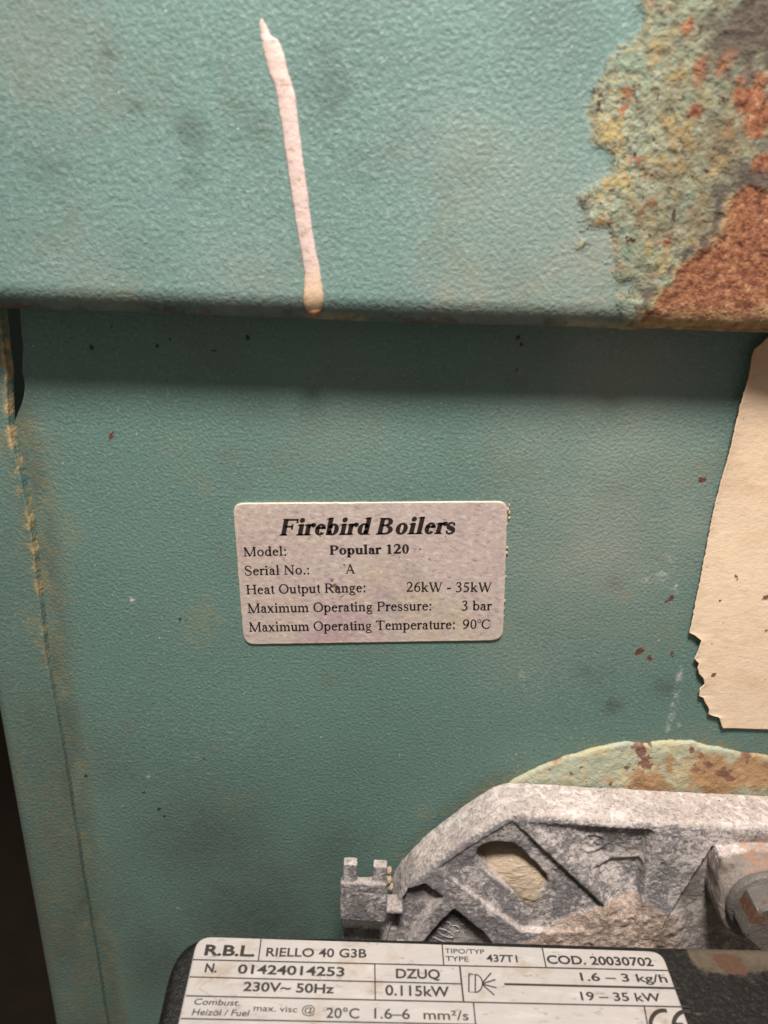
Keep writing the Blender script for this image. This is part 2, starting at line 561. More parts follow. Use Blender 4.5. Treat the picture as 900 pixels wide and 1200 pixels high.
c = n.mix(n.step(0.4, 0.7, n.math('ADD', n.attr('spot'), n.math('MULTIPLY', n.math('SUBTRACT', n.noise(500, 3), 0.5), 0.8))), c, (0.17, 0.10, 0.065))
c = n.mix(n.step(0.75, 0.80, n.noise(520, 1)), c, (0.42, 0.28, 0.16))
M_PAPER = n.out(c, 0.9, n.bump(n.noise(500, 5, 0.7, v), 0.00022), 0.15)

n = NT('corroded_ring')
c = n.ramp(n.noise(120, 5, 0.7, None, 0.5), [(0.3, (0.36, 0.41, 0.32)), (0.45, (0.47, 0.49, 0.37)), (0.58, (0.52, 0.46, 0.28)), (0.72, (0.62, 0.58, 0.46))])
c = n.mix(n.step(0.35, 0.65, n.math('ADD', n.attr('tan'), n.math('MULTIPLY', n.math('SUBTRACT', n.noise(170, 5, 0.7), 0.5), 0.9))), c, n.mix(n.noise(420, 4, 0.7), (0.34, 0.19, 0.10), (0.50, 0.33, 0.18)))
c = n.mix(n.step(0.46, 0.62, n.math('ADD', n.attr('rust'), n.math('MULTIPLY', n.math('SUBTRACT', n.noise(200, 6, 0.75, None, 0.6), 0.5), 1.7))), c, n.mix(n.noise(600, 4, 0.7), (0.15, 0.075, 0.05), (0.31, 0.17, 0.12)))
c = n.mix(n.step(0.73, 0.77, n.noise(460, 2)), c, (0.07, 0.045, 0.035))
M_RING = n.out(c, 0.65, n.bump(n.noise(500, 5, 0.7), 0.0008), 0.35)

n = NT('fibre_insulation')
v = n.vec(0.5, 1, 1.5)
c = n.mix(n.noise(500, 5, 0.7, v), (0.50, 0.385, 0.275), (0.78, 0.64, 0.49))
c = n.mix(n.step(0.72, 0.77, n.noise(330, 2)), c, (0.20, 0.13, 0.08))
M_FIB = n.out(c, 0.95, n.bump(n.noise(700, 5, 0.75, v), 0.0012), 0.1)

n = NT('cream_paint_drip')
c = n.mix(n.noise(140, 4, 0.65), (0.52, 0.40, 0.37), (0.63, 0.51, 0.465))
c = n.mix(n.math('MULTIPLY', n.step(0.54, 0.64, n.noise(420, 4, 0.7)), 0.7), c, (0.42, 0.27, 0.21))
c = n.mix(n.attr('tan'), c, n.mix(n.noise(300, 3), (0.44, 0.28, 0.15), (0.58, 0.42, 0.27)))
c = n.mix(n.attr('amber'), c, (0.26, 0.12, 0.05))
M_DRIP = n.out(c, 0.45, n.bump(n.noise(600, 4, 0.65), 0.0003), 0.5)

n = NT('rusty_bolt_steel')
c = n.mix(n.noise(200, 4, 0.7), (0.10, 0.085, 0.078), (0.22, 0.195, 0.18))
c = n.mix(n.step(0.42, 0.56, n.math('ADD', n.attr('rust'), n.math('MULTIPLY', n.math('SUBTRACT', n.noise(230, 4, 0.7), 0.5), 1.5))), c,
          n.mix(n.noise(650, 4, 0.7), (0.085, 0.042, 0.028), (0.22, 0.11, 0.066)))
M_BOLT = n.out(c, 0.5, n.bump(n.noise(700, 4, 0.7), 0.0005), 0.5, 0.15)

n = NT('dark_brickwork')
c = n.mix(n.noise(30, 4, 0.6), (0.018, 0.013, 0.010), (0.04, 0.028, 0.02))
M_WALL = n.out(c, 0.9, n.bump(n.noise(120, 4), 0.002), 0.2)


# ------------------------------------------------------------------ boiler casing
casing = thing('boiler_casing', 'green painted steel boiler casing with an overhanging rust-stained hood above its flat front', 'boiler casing', (0, 0.02, ZC - 0.42))


def splat(X, Z, y, items):
    r = np.zeros(X.shape)
    wx = fbm(X * 700, Z * 700, None, 201, 3) - 0.5
    wz = fbm(X * 700, Z * 700, None, 203, 3) - 0.5
    bx = fbm(X * 190, Z * 190, None, 205, 3) - 0.5
    bz = fbm(X * 190, Z * 190, None, 207, 3) - 0.5
    for px, py, rad, st in items:
        p = aty(px, py, y)
        rr = rad * 0.00024
        ka, kb = 2.2 * min(rr, 0.0012), 1.6 * min(max(rr - 0.0012, 0), 0.006)
        r = np.maximum(r, st * np.exp(-(((X - p[0] + wx * ka + bx * kb) ** 2 + (Z - p[2] + wz * ka + bz * kb) ** 2) / (rr * rr))))
    return r


def spaced(a, b, lo, hi, fine, coarse):
    left = np.arange(a, lo, coarse)
    mid = np.arange(lo, hi, fine)
    right = np.arange(hi, b + coarse * 0.5, coarse)
    return np.concatenate([left, mid, right])


YH, RH = -0.0175, 0.0064
eL, eR = aty(0, 361, YH + RH), aty(900, 391, YH + RH)
TILT = (eR[2] - eL[2]) / (eR[0] - eL[0])


def zedge(x):
    return eL[2] + (x - eL[0]) * TILT


xs = spaced(-0.22, 0.22, -0.086, 0.086, 0.00036, 0.006)
vs_top = spaced(0.0, 0.16, 0.0, 0.062, 0.00036, 0.006)[::-1]
prof = [(YH, RH + t, -1.0, 0.0) for t in vs_top]
for a in np.linspace(0, pi / 2, 24)[1:]:
    prof.append((YH + RH - RH * cos(a), RH - RH * sin(a), -cos(a), -sin(a)))
for yy in np.linspace(YH + RH, -0.0012, 10)[1:]:
    prof.append((yy, 0.0, 0.0, -1.0))
prof = np.array(prof)
X = np.repeat(xs[:, None], len(prof), 1)
Yb = np.repeat(prof[None, :, 0], len(xs), 0)
Zb = prof[None, :, 1] + zedge(X)
# the corroded corner
crust_px = [(748, -30), (756, 24), (744, 42), (732, 53), (712, 70), (700, 91), (695, 108), (693, 125), (696, 160), (708, 172), (717, 182),
            (712, 200), (700, 213), (690, 222), (679, 227), (676, 236), (684, 250), (694, 262), (712, 268), (720, 290), (722, 317), (738, 332), (728, 350), (727, 380), (745, 420), (1100, 420), (1100, -30)]
rust_px = [(877, 214), (900, 219), (1100, 190), (1100, 430), (755, 430), (748, 382), (762, 360), (772, 345), (786, 331), (800, 312), (809, 301), (830, 284), (847, 275), (850, 252), (853, 235), (866, 222)]
wob = (fbm(X * 260, Zb * 260, None, 3, 4) - 0.5)
wob2 = (fbm(X * 260, Zb * 260, None, 31, 4) - 0.5)
dC = sdpoly(X + wob * 0.0022, Zb + wob2 * 0.0022, xz(crust_px, YH))
dR = sdpoly(X + wob * 0.0030, Zb + wob2 * 0.0030, xz(rust_px, YH))
crust = sstep(0.0030, -0.0032, dC)
crust = np.maximum(crust, splat(X, Zb, YH, [(690, 250, 14, .62), (684, 285, 12, .45), (712, 300, 16, .4)]))
rust = sstep(0.0020, -0.0022, dR)
rust = np.maximum(rust, splat(X, Zb, YH, [(806, 28, 9, .75), (815, 82, 16, .62), (845, 75, 14, .62), (815, 132, 10, .7), (884, 112, 17, .85), (895, 140, 18, .9), (893, 190, 13, .9), (866, 95, 10, .6)]))
scale = splat(X, Zb, YH, [(880, 25, 36, .95), (860, 45, 28, .8), (900, 50, 36, .95), (850, 170, 20, .5), (830, 60, 16, .5), (884, 206, 16, .95), (866, 200, 14, .7), (840, 222, 14, .6), (852, 205, 12, .6), (836, 255, 12, .55), (815, 285, 13, .5), (762, 345, 14, .55), (752, 362, 12, .5), (900, 170, 14, .5)])
brown = splat(X, Zb, YH, [(860, 130, 62, 1), (880, 50, 60, 1), (810, 215, 40, .8), (790, 120, 36, .7), (800, 40, 40, .7), (770, 270, 40, .8), (745, 320, 30, .8), (830, 240, 40, .9)])
smudge_shade = splat(X, Zb, YH, [(223, 153, 17, .75), (386, 98, 30, .62), (300, 152, 16, .5), (60, 195, 22, .38), (126, 62, 8, .8), (162, 125, 6, .8), (50, 20, 45, .3), (225, 203, 12, .35), (420, 190, 16, .35), (640, 20, 40, .4), (480, 150, 30, .25), (545, 200, 22, .25), (590, 345, 30, .25), (430, 60, 60, .22), (690, 60, 26, .3), (352, 302, 9, .35), (276, 120, 12, .3), (160, 300, 20, .2), (520, 60, 30, .2)])
yellow = splat(X, Zb, YH, [(540, 340, 26, .35), (560, 175, 20, .2), (535, 250, 18, .2), (705, 300, 30, .35), (738, 262, 9, .8), (742, 110, 12, .5), (735, 95, 10, .55), (722, 205, 8, .6), (140, 350, 20, .4), (700, 345, 30, .35), (620, 350, 30, .3)])
# grime, brown rust and painted-in shade along the folded lower edge
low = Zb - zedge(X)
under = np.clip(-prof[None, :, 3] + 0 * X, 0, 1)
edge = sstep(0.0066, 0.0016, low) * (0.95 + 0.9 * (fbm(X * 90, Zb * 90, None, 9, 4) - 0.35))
smudge_shade = np.maximum(smudge_shade, np.clip(edge, 0, 1) * 0.95)
tanE = sstep(0.0026, 0.0008, low) * sstep(0.030, 0.060, X) * 0.75
tanE = np.maximum(tanE, sstep(0.0075, 0.0015, low) * sstep(0.0010, -0.003, dR) * 0.85)
tanE = np.maximum(tanE, sstep(0.0030, 0.0008, low) * sstep(0.5, 0.66, fbm(X * 70, Zb * 40, None, 13, 3)) * 0.6)
tanE = np.maximum(tanE, np.exp(-(dR / 0.0012) ** 2) * 0.6 * sstep(0.4, 0.6, fbm(X * 200, Zb * 200, None, 23, 3)))
tanE = np.maximum(tanE, splat(X, Zb, YH, [(897, 372, 12, .9)]))
tanE = np.maximum(tanE, np.exp(-(dC / 0.0009) ** 2) * 0.55 * sstep(0.42, 0.6, fbm(X * 220, Zb * 220, None, 27, 3)))
ins = sstep(0.0006, -0.0040, dC)
lump = fbm(X * 560, Zb * 560, None, 5, 3)
disp = ins * ((lump - 0.42) * 0.0008 + 0.0002) * (1 - 0.55 * sstep(0.001, -0.003, dR))
disp += np.exp(-((dC + 0.0010) / 0.0010) ** 2) * 0.00025 * sstep(0.4, 0.6, fbm(X * 180, Zb * 180, None, 33, 3))
disp -= sstep(0.0005, -0.0015, dR) * 0.0004
rust = np.maximum(rust, sstep(0.0042, 0.0010, low) * sstep(0.40, 0.62, fbm(X * 110, Zb * 70, None, 15, 4)) * 0.42)
scale = np.maximum(scale, np.exp(-((dR - 0.0016) / 0.0016) ** 2) * 0.85 * sstep(0.36, 0.56, fbm(X * 170, Zb * 170, None, 19, 4)))
dusty = np.clip(splat(X, Zb, YH, [(600, 250, 90, .5), (660, 320, 60, .8), (560, 330, 60, .6), (690, 270, 50, .8), (50, 60, 60, .5), (540, 180, 50, .4), (300, 340, 60, .4), (100, 340, 60, .4)]), 0, 1)
disp += (fbm(X * 25, Zb * 25, None, 41, 2) - 0.5) * 0.0006
Yv = Yb + prof[None, :, 2] * disp
Zv = Zb + prof[None, :, 3] * disp
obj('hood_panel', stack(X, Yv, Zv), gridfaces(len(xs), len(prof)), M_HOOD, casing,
    attrs=dict(dusty=dusty, brown=brown, crust=crust, rust=rust, scale=scale, smudge_shade=smudge_shade, yellow=yellow, tan=tanE))

# flat front sheet
z0 = ZC - 0.33
zs = spaced(z0, ZC + 0.0, ZC - 0.262, ZC - 0.012, 0.0005, 0.006)
xl_px = [(23, 330), (23, 363), (27, 407), (25, 437), (30, 452), (27, 468), (22, 482), (14, 498), (22, 600), (32, 760), (52, 950), (92, 1200), (108, 1300)]
xl = xz(xl_px, 0.0)
xs = spaced(0, 0.24, 0.0, 0.205, 0.0005, 0.006)
Z = np.repeat(zs[None, :], len(xs), 0)
lft = np.interp(-zs, -xl[:, 1], xl[:, 0])
lft = np.convolve(np.pad(lft, 6, 'edge'), np.ones(13) / 13, 'valid')
lft = lft + (fbm(zs * 300, zs * 0, None, 77, 2) - 0.5) * 0.0006
X = lft[None, :] + xs[:, None]
arc_px = [(452, 1040), (470, 1008), (500, 978), (540, 946), (575, 924), (592, 915), (625, 903), (660, 890), (700, 877), (735, 871), (790, 869), (840, 875), (900, 884)]
dA = sdline(X, Z, xz(arc_px, 0.0))
crease_px = [(7, 483), (15, 527), (24, 560), (32, 607), (38, 650), (46, 730), (56, 800), (66, 855), (78, 930), (92, 1020), (108, 1110), (122, 1200), (140, 1300)]
dK = sdline(X, Z, xz(crease_px, 0.0))
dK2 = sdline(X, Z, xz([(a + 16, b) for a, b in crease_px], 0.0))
nb = fbm(X * 160, Z * 160, None, 51, 4)
yellow = np.exp(-(dA / 0.0032) ** 2) * sstep(0.35, 0.65, nb) * 0.9
yellow = np.maximum(yellow, np.exp(-(dK2 / 0.0062) ** 2) * (0.22 + 0.75 * sstep(0.35, 0.70, fbm(X * 150, Z * 90, None, 55, 4)) * 0.5))
yellow = np.maximum(yellow, splat(X, Z, 0, [(80, 620, 16, .7), (242, 730, 26, .45), (225, 748, 18, .35), (235, 568, 10, .4), (220, 555, 14, .3), (731, 701, 6, .9), (833, 585, 5, .8), (781, 745, 18, .35), (760, 770, 14, .35), (820, 868, 26, .5), (805, 560, 24, .22), (750, 600, 30, .15), (500, 955, 14, .5), (275, 940, 22, .3), (595, 735, 10, .4), (600, 605, 8, .5), (612, 792, 5, .5), (210, 530, 20, .2)]))
smudge_shade = splat(X, Z, 0, [(722, 682, 11, .8), (779, 806, 14, .75), (717, 826, 11, .9), (606, 448, 10, .4), (700, 790, 20, .25), (690, 790, 9, .4), (300, 470, 30, .2), (150, 990, 60, .25), (200, 890, 30, .2), (635, 420, 20, .3), (745, 560, 30, .15)])
smudge_shade = np.maximum(smudge_shade, np.exp(-(dK2 / 0.0042) ** 2) * (0.35 + 0.5 * sstep(0.3, 0.6, fbm(X * 140, Z * 60, None, 58, 3))))  # dark band beside the crease paints the side flange's cast shadow
red = splat(X, Z, 0, [(130, 510, 5, 1.0), (128, 498, 3, .7), (822, 562, 5, 1.0), (785, 703, 5.5, .9), (750, 764, 6, 1.0), (762, 773, 5, .9), (787, 766, 5, .9), (784, 745, 4, .7), (239, 889, 4.5, .9), (117, 783, 4, .6), (595, 650, 3, .8), (606, 434, 4, .8), (872, 372, 4, .7), (776, 700, 3, .6), (814, 803, 4, .4)])
black = splat(X, Z, 0, [(102, 910, 4.5, 1.0), (170, 928, 3, .9), (172, 922, 2.5, .8), (188, 948, 4, .9), (192, 957, 4, .9), (212, 726, 3.5, .9), (218, 727, 3, .8), (126, 928, 2.5, .7), (107, 408, 3, 1.0), (184, 405, 3, .9), (200, 400, 3, .9), (291, 395, 3, 1.0), (131, 383, 4, .8), (251, 411, 4, .7), (607, 395, 4, .9), (610, 405, 3, .9), (424, 437, 3, .6), (680, 640, 3, .6), (400, 560, 2.5, .5)])
white = splat(X, Z, 0, [(41, 767, 3, 1), (155, 702, 3, 1), (207, 1065, 4, .9), (175, 909, 2.5, .9), (167, 599, 3, .9), (268, 577, 3, .8), (612, 790, 4, .8), (793, 688, 5, .8), (775, 672, 6, .5), (786, 655, 7, .5), (755, 680, 4, .7), (796, 850, 4, .7), (780, 682, 4, .8)])
strk = sdline(X, Z, xz([(799, 770), (795, 800), (787, 838), (783, 856)], 0.0))
white = np.maximum(white, np.exp(-(strk / 0.0007) ** 2) * 0.75)
dusty = np.clip(splat(X, Z, 0, [(700, 640, 110, .9), (740, 520, 90, .8), (640, 520, 80, .5), (790, 620, 60, .7), (620, 760, 70, .4), (720, 440, 90, .8), (400, 520, 80, .25)]), 0, 1)
smudge_shade = np.maximum(smudge_shade, splat(X, Z, 0, [(300, 1085, 110, .95), (190, 1130, 90, .8), (390, 1000, 60, .5), (240, 985, 95, .75), (90, 1060, 90, .6), (120, 900, 60, .35), (420, 1060, 60, .8)]))
Y = (fbm(X * 18, Z * 18, None, 61, 2) - 0.5) * 0.0007
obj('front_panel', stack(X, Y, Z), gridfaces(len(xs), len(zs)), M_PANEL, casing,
    attrs=dict(dusty=dusty, yellow=yellow * 0.75, smudge_shade=smudge_shade, red=red, black=black, white=white))

# left side sheet: its front flange laps over the front sheet with a ragged edge, then turns back
YF = -0.0036
zs = np.arange(ZC - 0.30, ZC + 0.005, 0.00045)
cin = xz([(-6, 330), (1, 400), (5, 460)] + crease_px, YF)
cout = xz([(-28, 700), (-2, 860), (20, 965), (40, 1075), (62, 1200), (75, 1270)], YF)
xin = np.interp(-zs, -cin[:, 1], cin[:, 0])
kk = np.polyfit(cout[:, 1], cout[:, 0], 1)
xo = np.polyval(kk, zs)
rag = 0.35 + 0.65 * sstep(ZC - 0.15, ZC - 0.06, zs)
xin = xin + ((fbm(zs * 500, zs * 0, None, 71, 4) - 0.5) * 0.0004 + (fbm(zs * 90, zs * 0, None, 73, 2) - 0.5) * 0.0012) * rag
PR = 0.0012 + 0.0012 * sstep(ZC - 0.17, ZC - 0.05, zs)
cols = []
ro = 0.0032
U = []
for t in (0, .3, .6, .8, 1.0):
    cols.append((xin + 0.0004 * (t < .5), -PR * t + 0.0004 * (1 - t)))
    U.append(0)
nn = 60
for t in np.linspace(0, 1, nn)[1:]:
    xx = xin + (xo + ro - xin) * t
    lip = 0.0003 * np.exp(-((xx - xin) / 0.0014) ** 2)
    cols.append((xx, -PR - lip + (PR - 0.0036) * t))
    U.append(t)
for a in np.linspace(0, pi / 2, 10)[1:]:
    cols.append((xo + ro - ro * sin(a), YF + ro - ro * cos(a) + 0 * zs))
    U.append(1)
for yy in np.linspace(0.0, 0.22, 30)[1:]:
    cols.append((xo, yy + 0 * zs))
    U.append(1)
X = np.array([c[0] for c in cols])
Y = np.array([c[1] for c in cols])
Z = np.repeat(zs[None, :], len(cols), 0)
dist = X - xin[None, :]
nb = fbm(X * 600, Z * 420, None, 81, 4)
topw = sstep(ZC - 0.14, ZC - 0.07, Z)
yellow = np.exp(-(dist / (0.0009 + 0.0009 * topw)) ** 2) * (0.25 + 0.75 * topw) * sstep(0.3, 0.6, nb)
yellow = np.maximum(yellow, np.exp(-(dist / 0.0065) ** 2) * sstep(0.48, 0.72, fbm(X * 150, Z * 100, None, 83, 4)) * 0.45)
tanE = np.exp(-(dist / 0.0010) ** 2) * sstep(0.45, 0.6, nb) * topw * 0.9
smudge_shade = np.maximum(sstep(0.0055, 0.0, X - xo[None, :]) * 0.6, (0.35 + 0.75 * sstep(ZC - 0.10, ZC - 0.18, Z)) * (0.6 + 0.8 * (fbm(X * 60, Z * 40, None, 89, 4) - 0.3)))
yellow = np.maximum(yellow, 0.22 * sstep(ZC - 0.10, ZC - 0.18, Z) * sstep(0.35, 0.6, fbm(X * 70, Z * 45, None, 91, 4)))
smudge_shade = np.maximum(smudge_shade, np.exp(-(dist / 0.008) ** 2) * 0.35 * sstep(0.3, 0.6, fbm(X * 90, Z * 60, None, 85, 3)))
Y = Y - (fbm(X * 200, Z * 200, None, 87, 3) - 0.5) * 0.0003 * np.exp(-(dist / 0.003) ** 2)
obj('side_panel', stack(X, Y, Z), gridfaces(len(cols), len(zs)), M_PANEL, casing,
    attrs=dict(yellow=np.clip(yellow, 0, 1), tan=tanE, smudge_shade=smudge_shade))


# ------------------------------------------------------------------ field helpers for cast parts
def field_grid(lo, hi, h):
    ax = [np.arange(lo[k], hi[k] + h, h) for k in range(3)]
    return ax


def smin(a, b, k):
    t = np.clip(0.5 + 0.5 * (b - a) / k, 0, 1)
    return b * (1 - t) + a * t - k * t * (1 - t)


def smax(a, b, k):
    return -smin(-a, -b, k)


def sdbox(x, y, z, lo, hi, r):
    c = [(lo[i] + hi[i]) / 2 for i in range(3)]
    b = [(hi[i] - lo[i]) / 2 - r for i in range(3)]
    qx, qy, qz = abs(x - c[0]) - b[0], abs(y - c[1]) - b[1], abs(z - c[2]) - b[2]
    return np.sqrt(np.maximum(qx, 0) ** 2 + np.maximum(qy, 0) ** 2 + np.maximum(qz, 0) ** 2) + np.minimum(np.maximum(np.maximum(qx, qy), qz), 0) - r


def roughen(V, Q, amps, seed):
    N = vnormals(V, Q)
    d = np.zeros(len(V))
    for k, (f, a) in enumerate(amps):
        d += (fbm(V[:, 0] * f, V[:, 1] * f, V[:, 2] * f, seed + 11 * k, 3) - 0.5) * a
    return V + N * d[:, None], N


# ------------------------------------------------------------------ corroded ring on the front sheet
ring_px = [(560, 960), (585, 930), (601, 917), (625, 905), (660, 892), (700, 879), (735, 873), (760, 874), (790, 872), (812, 871), (826, 876), (840, 878), (858, 882), (870, 886), (900, 888), (960, 905), (1000, 960), (1000, 1010), (560, 1010)]
h = 0.0004
P = xz(ring_px, -0.002)
ax = field_grid((P[:, 0].min() - .002, -0.0034, P[:, 1].min() - .002), (P[:, 0].max() + .002, 0.0006, P[:, 1].max() + .002), h)
gx, gz = np.meshgrid(ax[0], ax[2], indexing='ij')
wv = (fbm(gx * 300, gz * 300, None, 91, 3) - 0.5) * 0.0012
s2 = sdpoly(gx, gz, P) + wv
hgt = -0.0012 - (fbm(gx * 240, gz * 240, None, 93, 4) - 0.45) * 0.0012
Fv = smax(s2[:, None, :] + 0 * ax[1][None, :, None], hgt[:, None, :] - ax[1][None, :, None], 0.0012)
Fv = np.maximum(Fv, (ax[1] - 0.0002)[None, :, None])
V, Q = surface_nets(Fv, (ax[0][0], ax[1][0], ax[2][0]), h)
rst = splat(V[:, 0], V[:, 2], -0.002, [(750, 884, 13, .8), (757, 893, 13, .8), (745, 878, 8, .7), (765, 900, 8, .7), (766, 875, 6, .7), (812, 880, 10, .7), (825, 885, 12, .6), (833, 897, 13, .7), (820, 905, 14, .6), (848, 908, 14, .75), (858, 913, 9, .8), (880, 888, 13, .75), (897, 898, 12, .6), (736, 902, 6, .7), (682, 900, 4, .7), (670, 908, 4, .8), (645, 904, 3, .8), (718, 920, 5, .8), (690, 917, 5, .5)])
tn = np.maximum(splat(V[:, 0], V[:, 2], -0.002, [(790, 905, 26, .6), (840, 912, 44, .95), (760, 920, 36, .8), (870, 905, 40, .8), (715, 918, 14, .5), (900, 915, 34, .7), (650, 893, 16, .6), (620, 906, 10, .5)]), 0)
obj('burner_mounting_ring', V, Q, M_RING, casing, attrs=dict(rust=rst, tan=tn))

# ------------------------------------------------------------------ burner
burner = thing('oil_burner', 'grey oxidised cast burner flange and black burner body bolted below the labelled panel', 'burner', (0.04, -0.05, ZC - 0.30))
YB, YFR = -0.0035, -0.017
top_px = [(447, 1062), (458, 1030), (470, 1008), (485, 992), (500, 978), (520, 961), (540, 946), (560, 932), (578, 922), (590, 917.5), (606, 917), (640, 919), (750, 925), (900, 932), (1010, 938)]
out2 = [tuple(q) for q in xz(top_px, YB)]
zb = ZC - 0.236
out2 = np.array(out2 + [(out2[-1][0], zb), (out2[0][0] - 0.001, zb)])
h = 0.0004
ax = field_grid((out2[:, 0].min() - .002, -0.041, zb - 0.002), (aty(985, 1000, YB)[0], 0.0, out2[:, 1].max() + .002), h)
gx, gz = np.meshgrid(ax[0], ax[2], indexing='ij')
so = sdpoly(gx, gz, out2)


def pk(pts):
    return sdpoly(gx, gz, xz(pts, YFR))


hf = np.full(gx.shape, YFR)
# arched pocket A round the oval hole
pA = pk([(601, 962), (708, 1063), (700, 1090), (660, 1092), (612, 1092), (555, 1050), (514, 1017), (545, 996), (575, 977)])
ramp_a = np.clip((sdline(gx, gz, xz([(601, 962), (514, 1017), (560, 1056)], YFR)) - 0.001) / 0.011, 0, 1)
hf += sstep(0.0003, -0.0006, pA) * (0.0005 + 0.0011 * ramp_a)
# wide shallow pocket B with a deeper step
pB = pk([(616, 963), (764, 972), (768, 977), (755, 1048), (744, 1092), (716, 1092), (712, 1062), (664, 1012)])
ramp_b = np.clip((sdline(gx, gz, xz([(604, 960), (712, 1064)], YFR)) - 0.0006) / 0.010, 0, 1)
ramp_d = np.clip((aty(700, 968, YFR)[2] - gz) / 0.012, 0, 1)
hf += sstep(0.0002, -0.0020, pB) * (0.0003 + (0.0010 + 0.0020 * ramp_d) * ramp_b)
pB2 = pk([(700, 1023), (718, 1017), (752, 1014), (757, 1020), (746, 1080), (714, 1076), (705, 1040)])
hf += sstep(0.0004, -0.0006, pB2) * 0.0012
# lower left pockets
pC = pk([(498, 1036), (519, 1053), (496, 1078), (474, 1112), (452, 1108), (463, 1071), (479, 1044)])
hf += sstep(0.0003, -0.0006, pC) * 0.0026
pD = pk([(532, 1066), (566, 1092), (590, 1125), (480, 1135), (500, 1100), (516, 1082)])
hf += sstep(0.0003, -0.0006, pD) * 0.0034
# wedge beside the boss
pW = pk([(835, 992), (1000, 992), (1000, 1140), (740, 1140), (781, 1078)])
hf += sstep(0.0002, -0.0004, pW) * 0.0020
# rounded ridge between the pockets, packed grit at the foot
hf += (fbm(gx * 160, gz * 160, None, 101, 3) - 0.5) * 0.0006
gritd = sdpoly(gx + (fbm(gx * 150, gz * 150, None, 105, 3) - .5) * 0.008, gz + (fbm(gx * 150, gz * 150, None, 107, 3) - .5) * 0.006, xz([(600, 1114), (640, 1092), (672, 1077), (702, 1068), (735, 1062), (752, 1062), (770, 1070), (790, 1080), (800, 1120), (600, 1125)], YFR + 0.002))
gritm = sstep(0.0045, -0.0040, gritd)
hf = hf * (1 - gritm * 0.75) + (YFR - 0.0008 + 0.0022 * (fbm(gx * 420, gz * 420, None, 103, 3) - 0.4)) * gritm * 0.75
# emblem: a cast ring and a mark inside it
ec = aty(694, 985, YFR + 0.003)
er = np.sqrt(((gx - ec[0]) / 1.15) ** 2 + (gz - ec[2]) ** 2)
hf -= 0.00045 * np.exp(-((er - 0.0031) / 0.0005) ** 2)
hf -= 0.0004 * np.exp(-(sdline(gx, gz, [(ec[0] - .0017, ec[2] + .0008), (ec[0] - .0004, ec[2] - .0009), (ec[0] + .0004, ec[2] + .0005), (ec[0] + .0018, ec[2] - .0006)]) / 0.0004) ** 2)
hole = pk([(561, 996), (566, 992), (574, 990), (588, 989.5), (600, 992), (610, 999), (622, 1010), (634, 1022), (642, 1032), (643, 1040), (638, 1047), (626, 1051), (610, 1053), (602, 1049), (592, 1040), (574, 1027), (562, 1014), (558, 1004)])
y = ax[1][None, :, None]
gX = gx[:, None, :]
gZ = gz[:, None, :]
SO = so[:, None, :]
body = smax(SO + 0 * y, (hf[:, None, :] - y), 0.0026)
# boss: cylinder along y with a block running up to the top of the flange
bc = aty(898, 1062, -0.0265)
rad = np.sqrt((gX - bc[0]) ** 2 + (gZ - bc[2]) ** 2) - 0.0130
cyl = smax(rad + 0 * y, -0.0265 - y, 0.0012)
p1 = aty(838, 990, YFR)
blk = smax(smax(p1[0] - gX + (gZ - p1[2]) * 0.05 + 0 * y, gZ - (p1[2] - 0.0003) + 0 * y, 0.0008), -0.0232 - y, 0.0012)
blk = smax(blk, bc[2] + 0.005 - gZ + 0 * y, 0.003)
boss = smin(cyl, blk, 0.004)
Fv = np.minimum(body, smax(boss, SO + 0 * y, 0.002))
Fv = smax(Fv, -hole[:, None, :] + 0 * y, 0.0010)
Fv = np.maximum(Fv, y - YB)
Fv = np.maximum(Fv, (ax[0][0] + 2 * h) - gX)
Fv = np.maximum(Fv, gX - (ax[0][-1] - 2 * h))
Fv = np.maximum(Fv, zb + 0.0005 - gZ)
V, Q = surface_nets(Fv, (ax[0][0], ax[1][0], ax[2][0]), h)
del Fv, body, boss, cyl, blk
V, N = roughen(V, Q, [(220, 0.0005), (900, 0.00035)], 111)
vx, vz = V[:, 0], V[:, 2]
grit = sstep(0.0050, -0.0040, sdpoly(vx, vz, xz([(600, 1112), (640, 1090), (672, 1074), (702, 1066), (730, 1054), (748, 1052), (770, 1066), (790, 1078), (800, 1125), (600, 1130)], YFR + 0.001)))
dust = sstep(0.0014, -0.0010, sdpoly(vx, vz, xz([(832, 996), (1000, 996), (1000, 1140), (745, 1140), (781, 1078)], YFR))) * 0.55
dust = np.maximum(dust, 0.75 * sstep(-0.018, -0.022, V[:, 1]))
rst = splat(vx, vz, -0.024, [(878, 1003, 22, .45), (897, 1012, 26, .6), (858, 1000, 18, .35)])
rst = np.maximum(rst, splat(vx, vz, -0.012, [(852, 958, 10, .5), (760, 950, 8, .3)]))
bare = sstep(0.0010, -0.0010, sdpoly(vx, vz, xz([(460, 1040), (500, 1030), (540, 1060), (575, 1100), (560, 1130), (450, 1130)], YFR))) * 0.4
bare = np.maximum(bare, splat(vx, vz, YFR, [(560, 1010, 26, .5), (600, 975, 24, .45), (650, 1045, 22, .6), (640, 1000, 16, .4), (780, 1020, 24, .3)]))
flange = obj('mounting_flange', V, Q, M_CAST, burner, attrs=dict(grit=grit, dust=dust, rust=rst, bare=bare))
del V, Q, N

# raised casting number in the lower pocket: strokes of thin rounded bars
seg = {'1': [[(0, .75), (.25, 1), (.25, 0)]],
       '0': [[(.3 + .3 * cos(a), .5 + .5 * sin(a)) for a in np.linspace(0, tau, 17)]],
       '3': [[(.3 + .28 * cos(a), .75 + .25 * sin(a)) for a in np.linspace(2.6, -1.57, 9)] + [(.3 + .32 * cos(a), .25 + .25 * sin(a)) for a in np.linspace(1.57, -2.6, 9)]]}


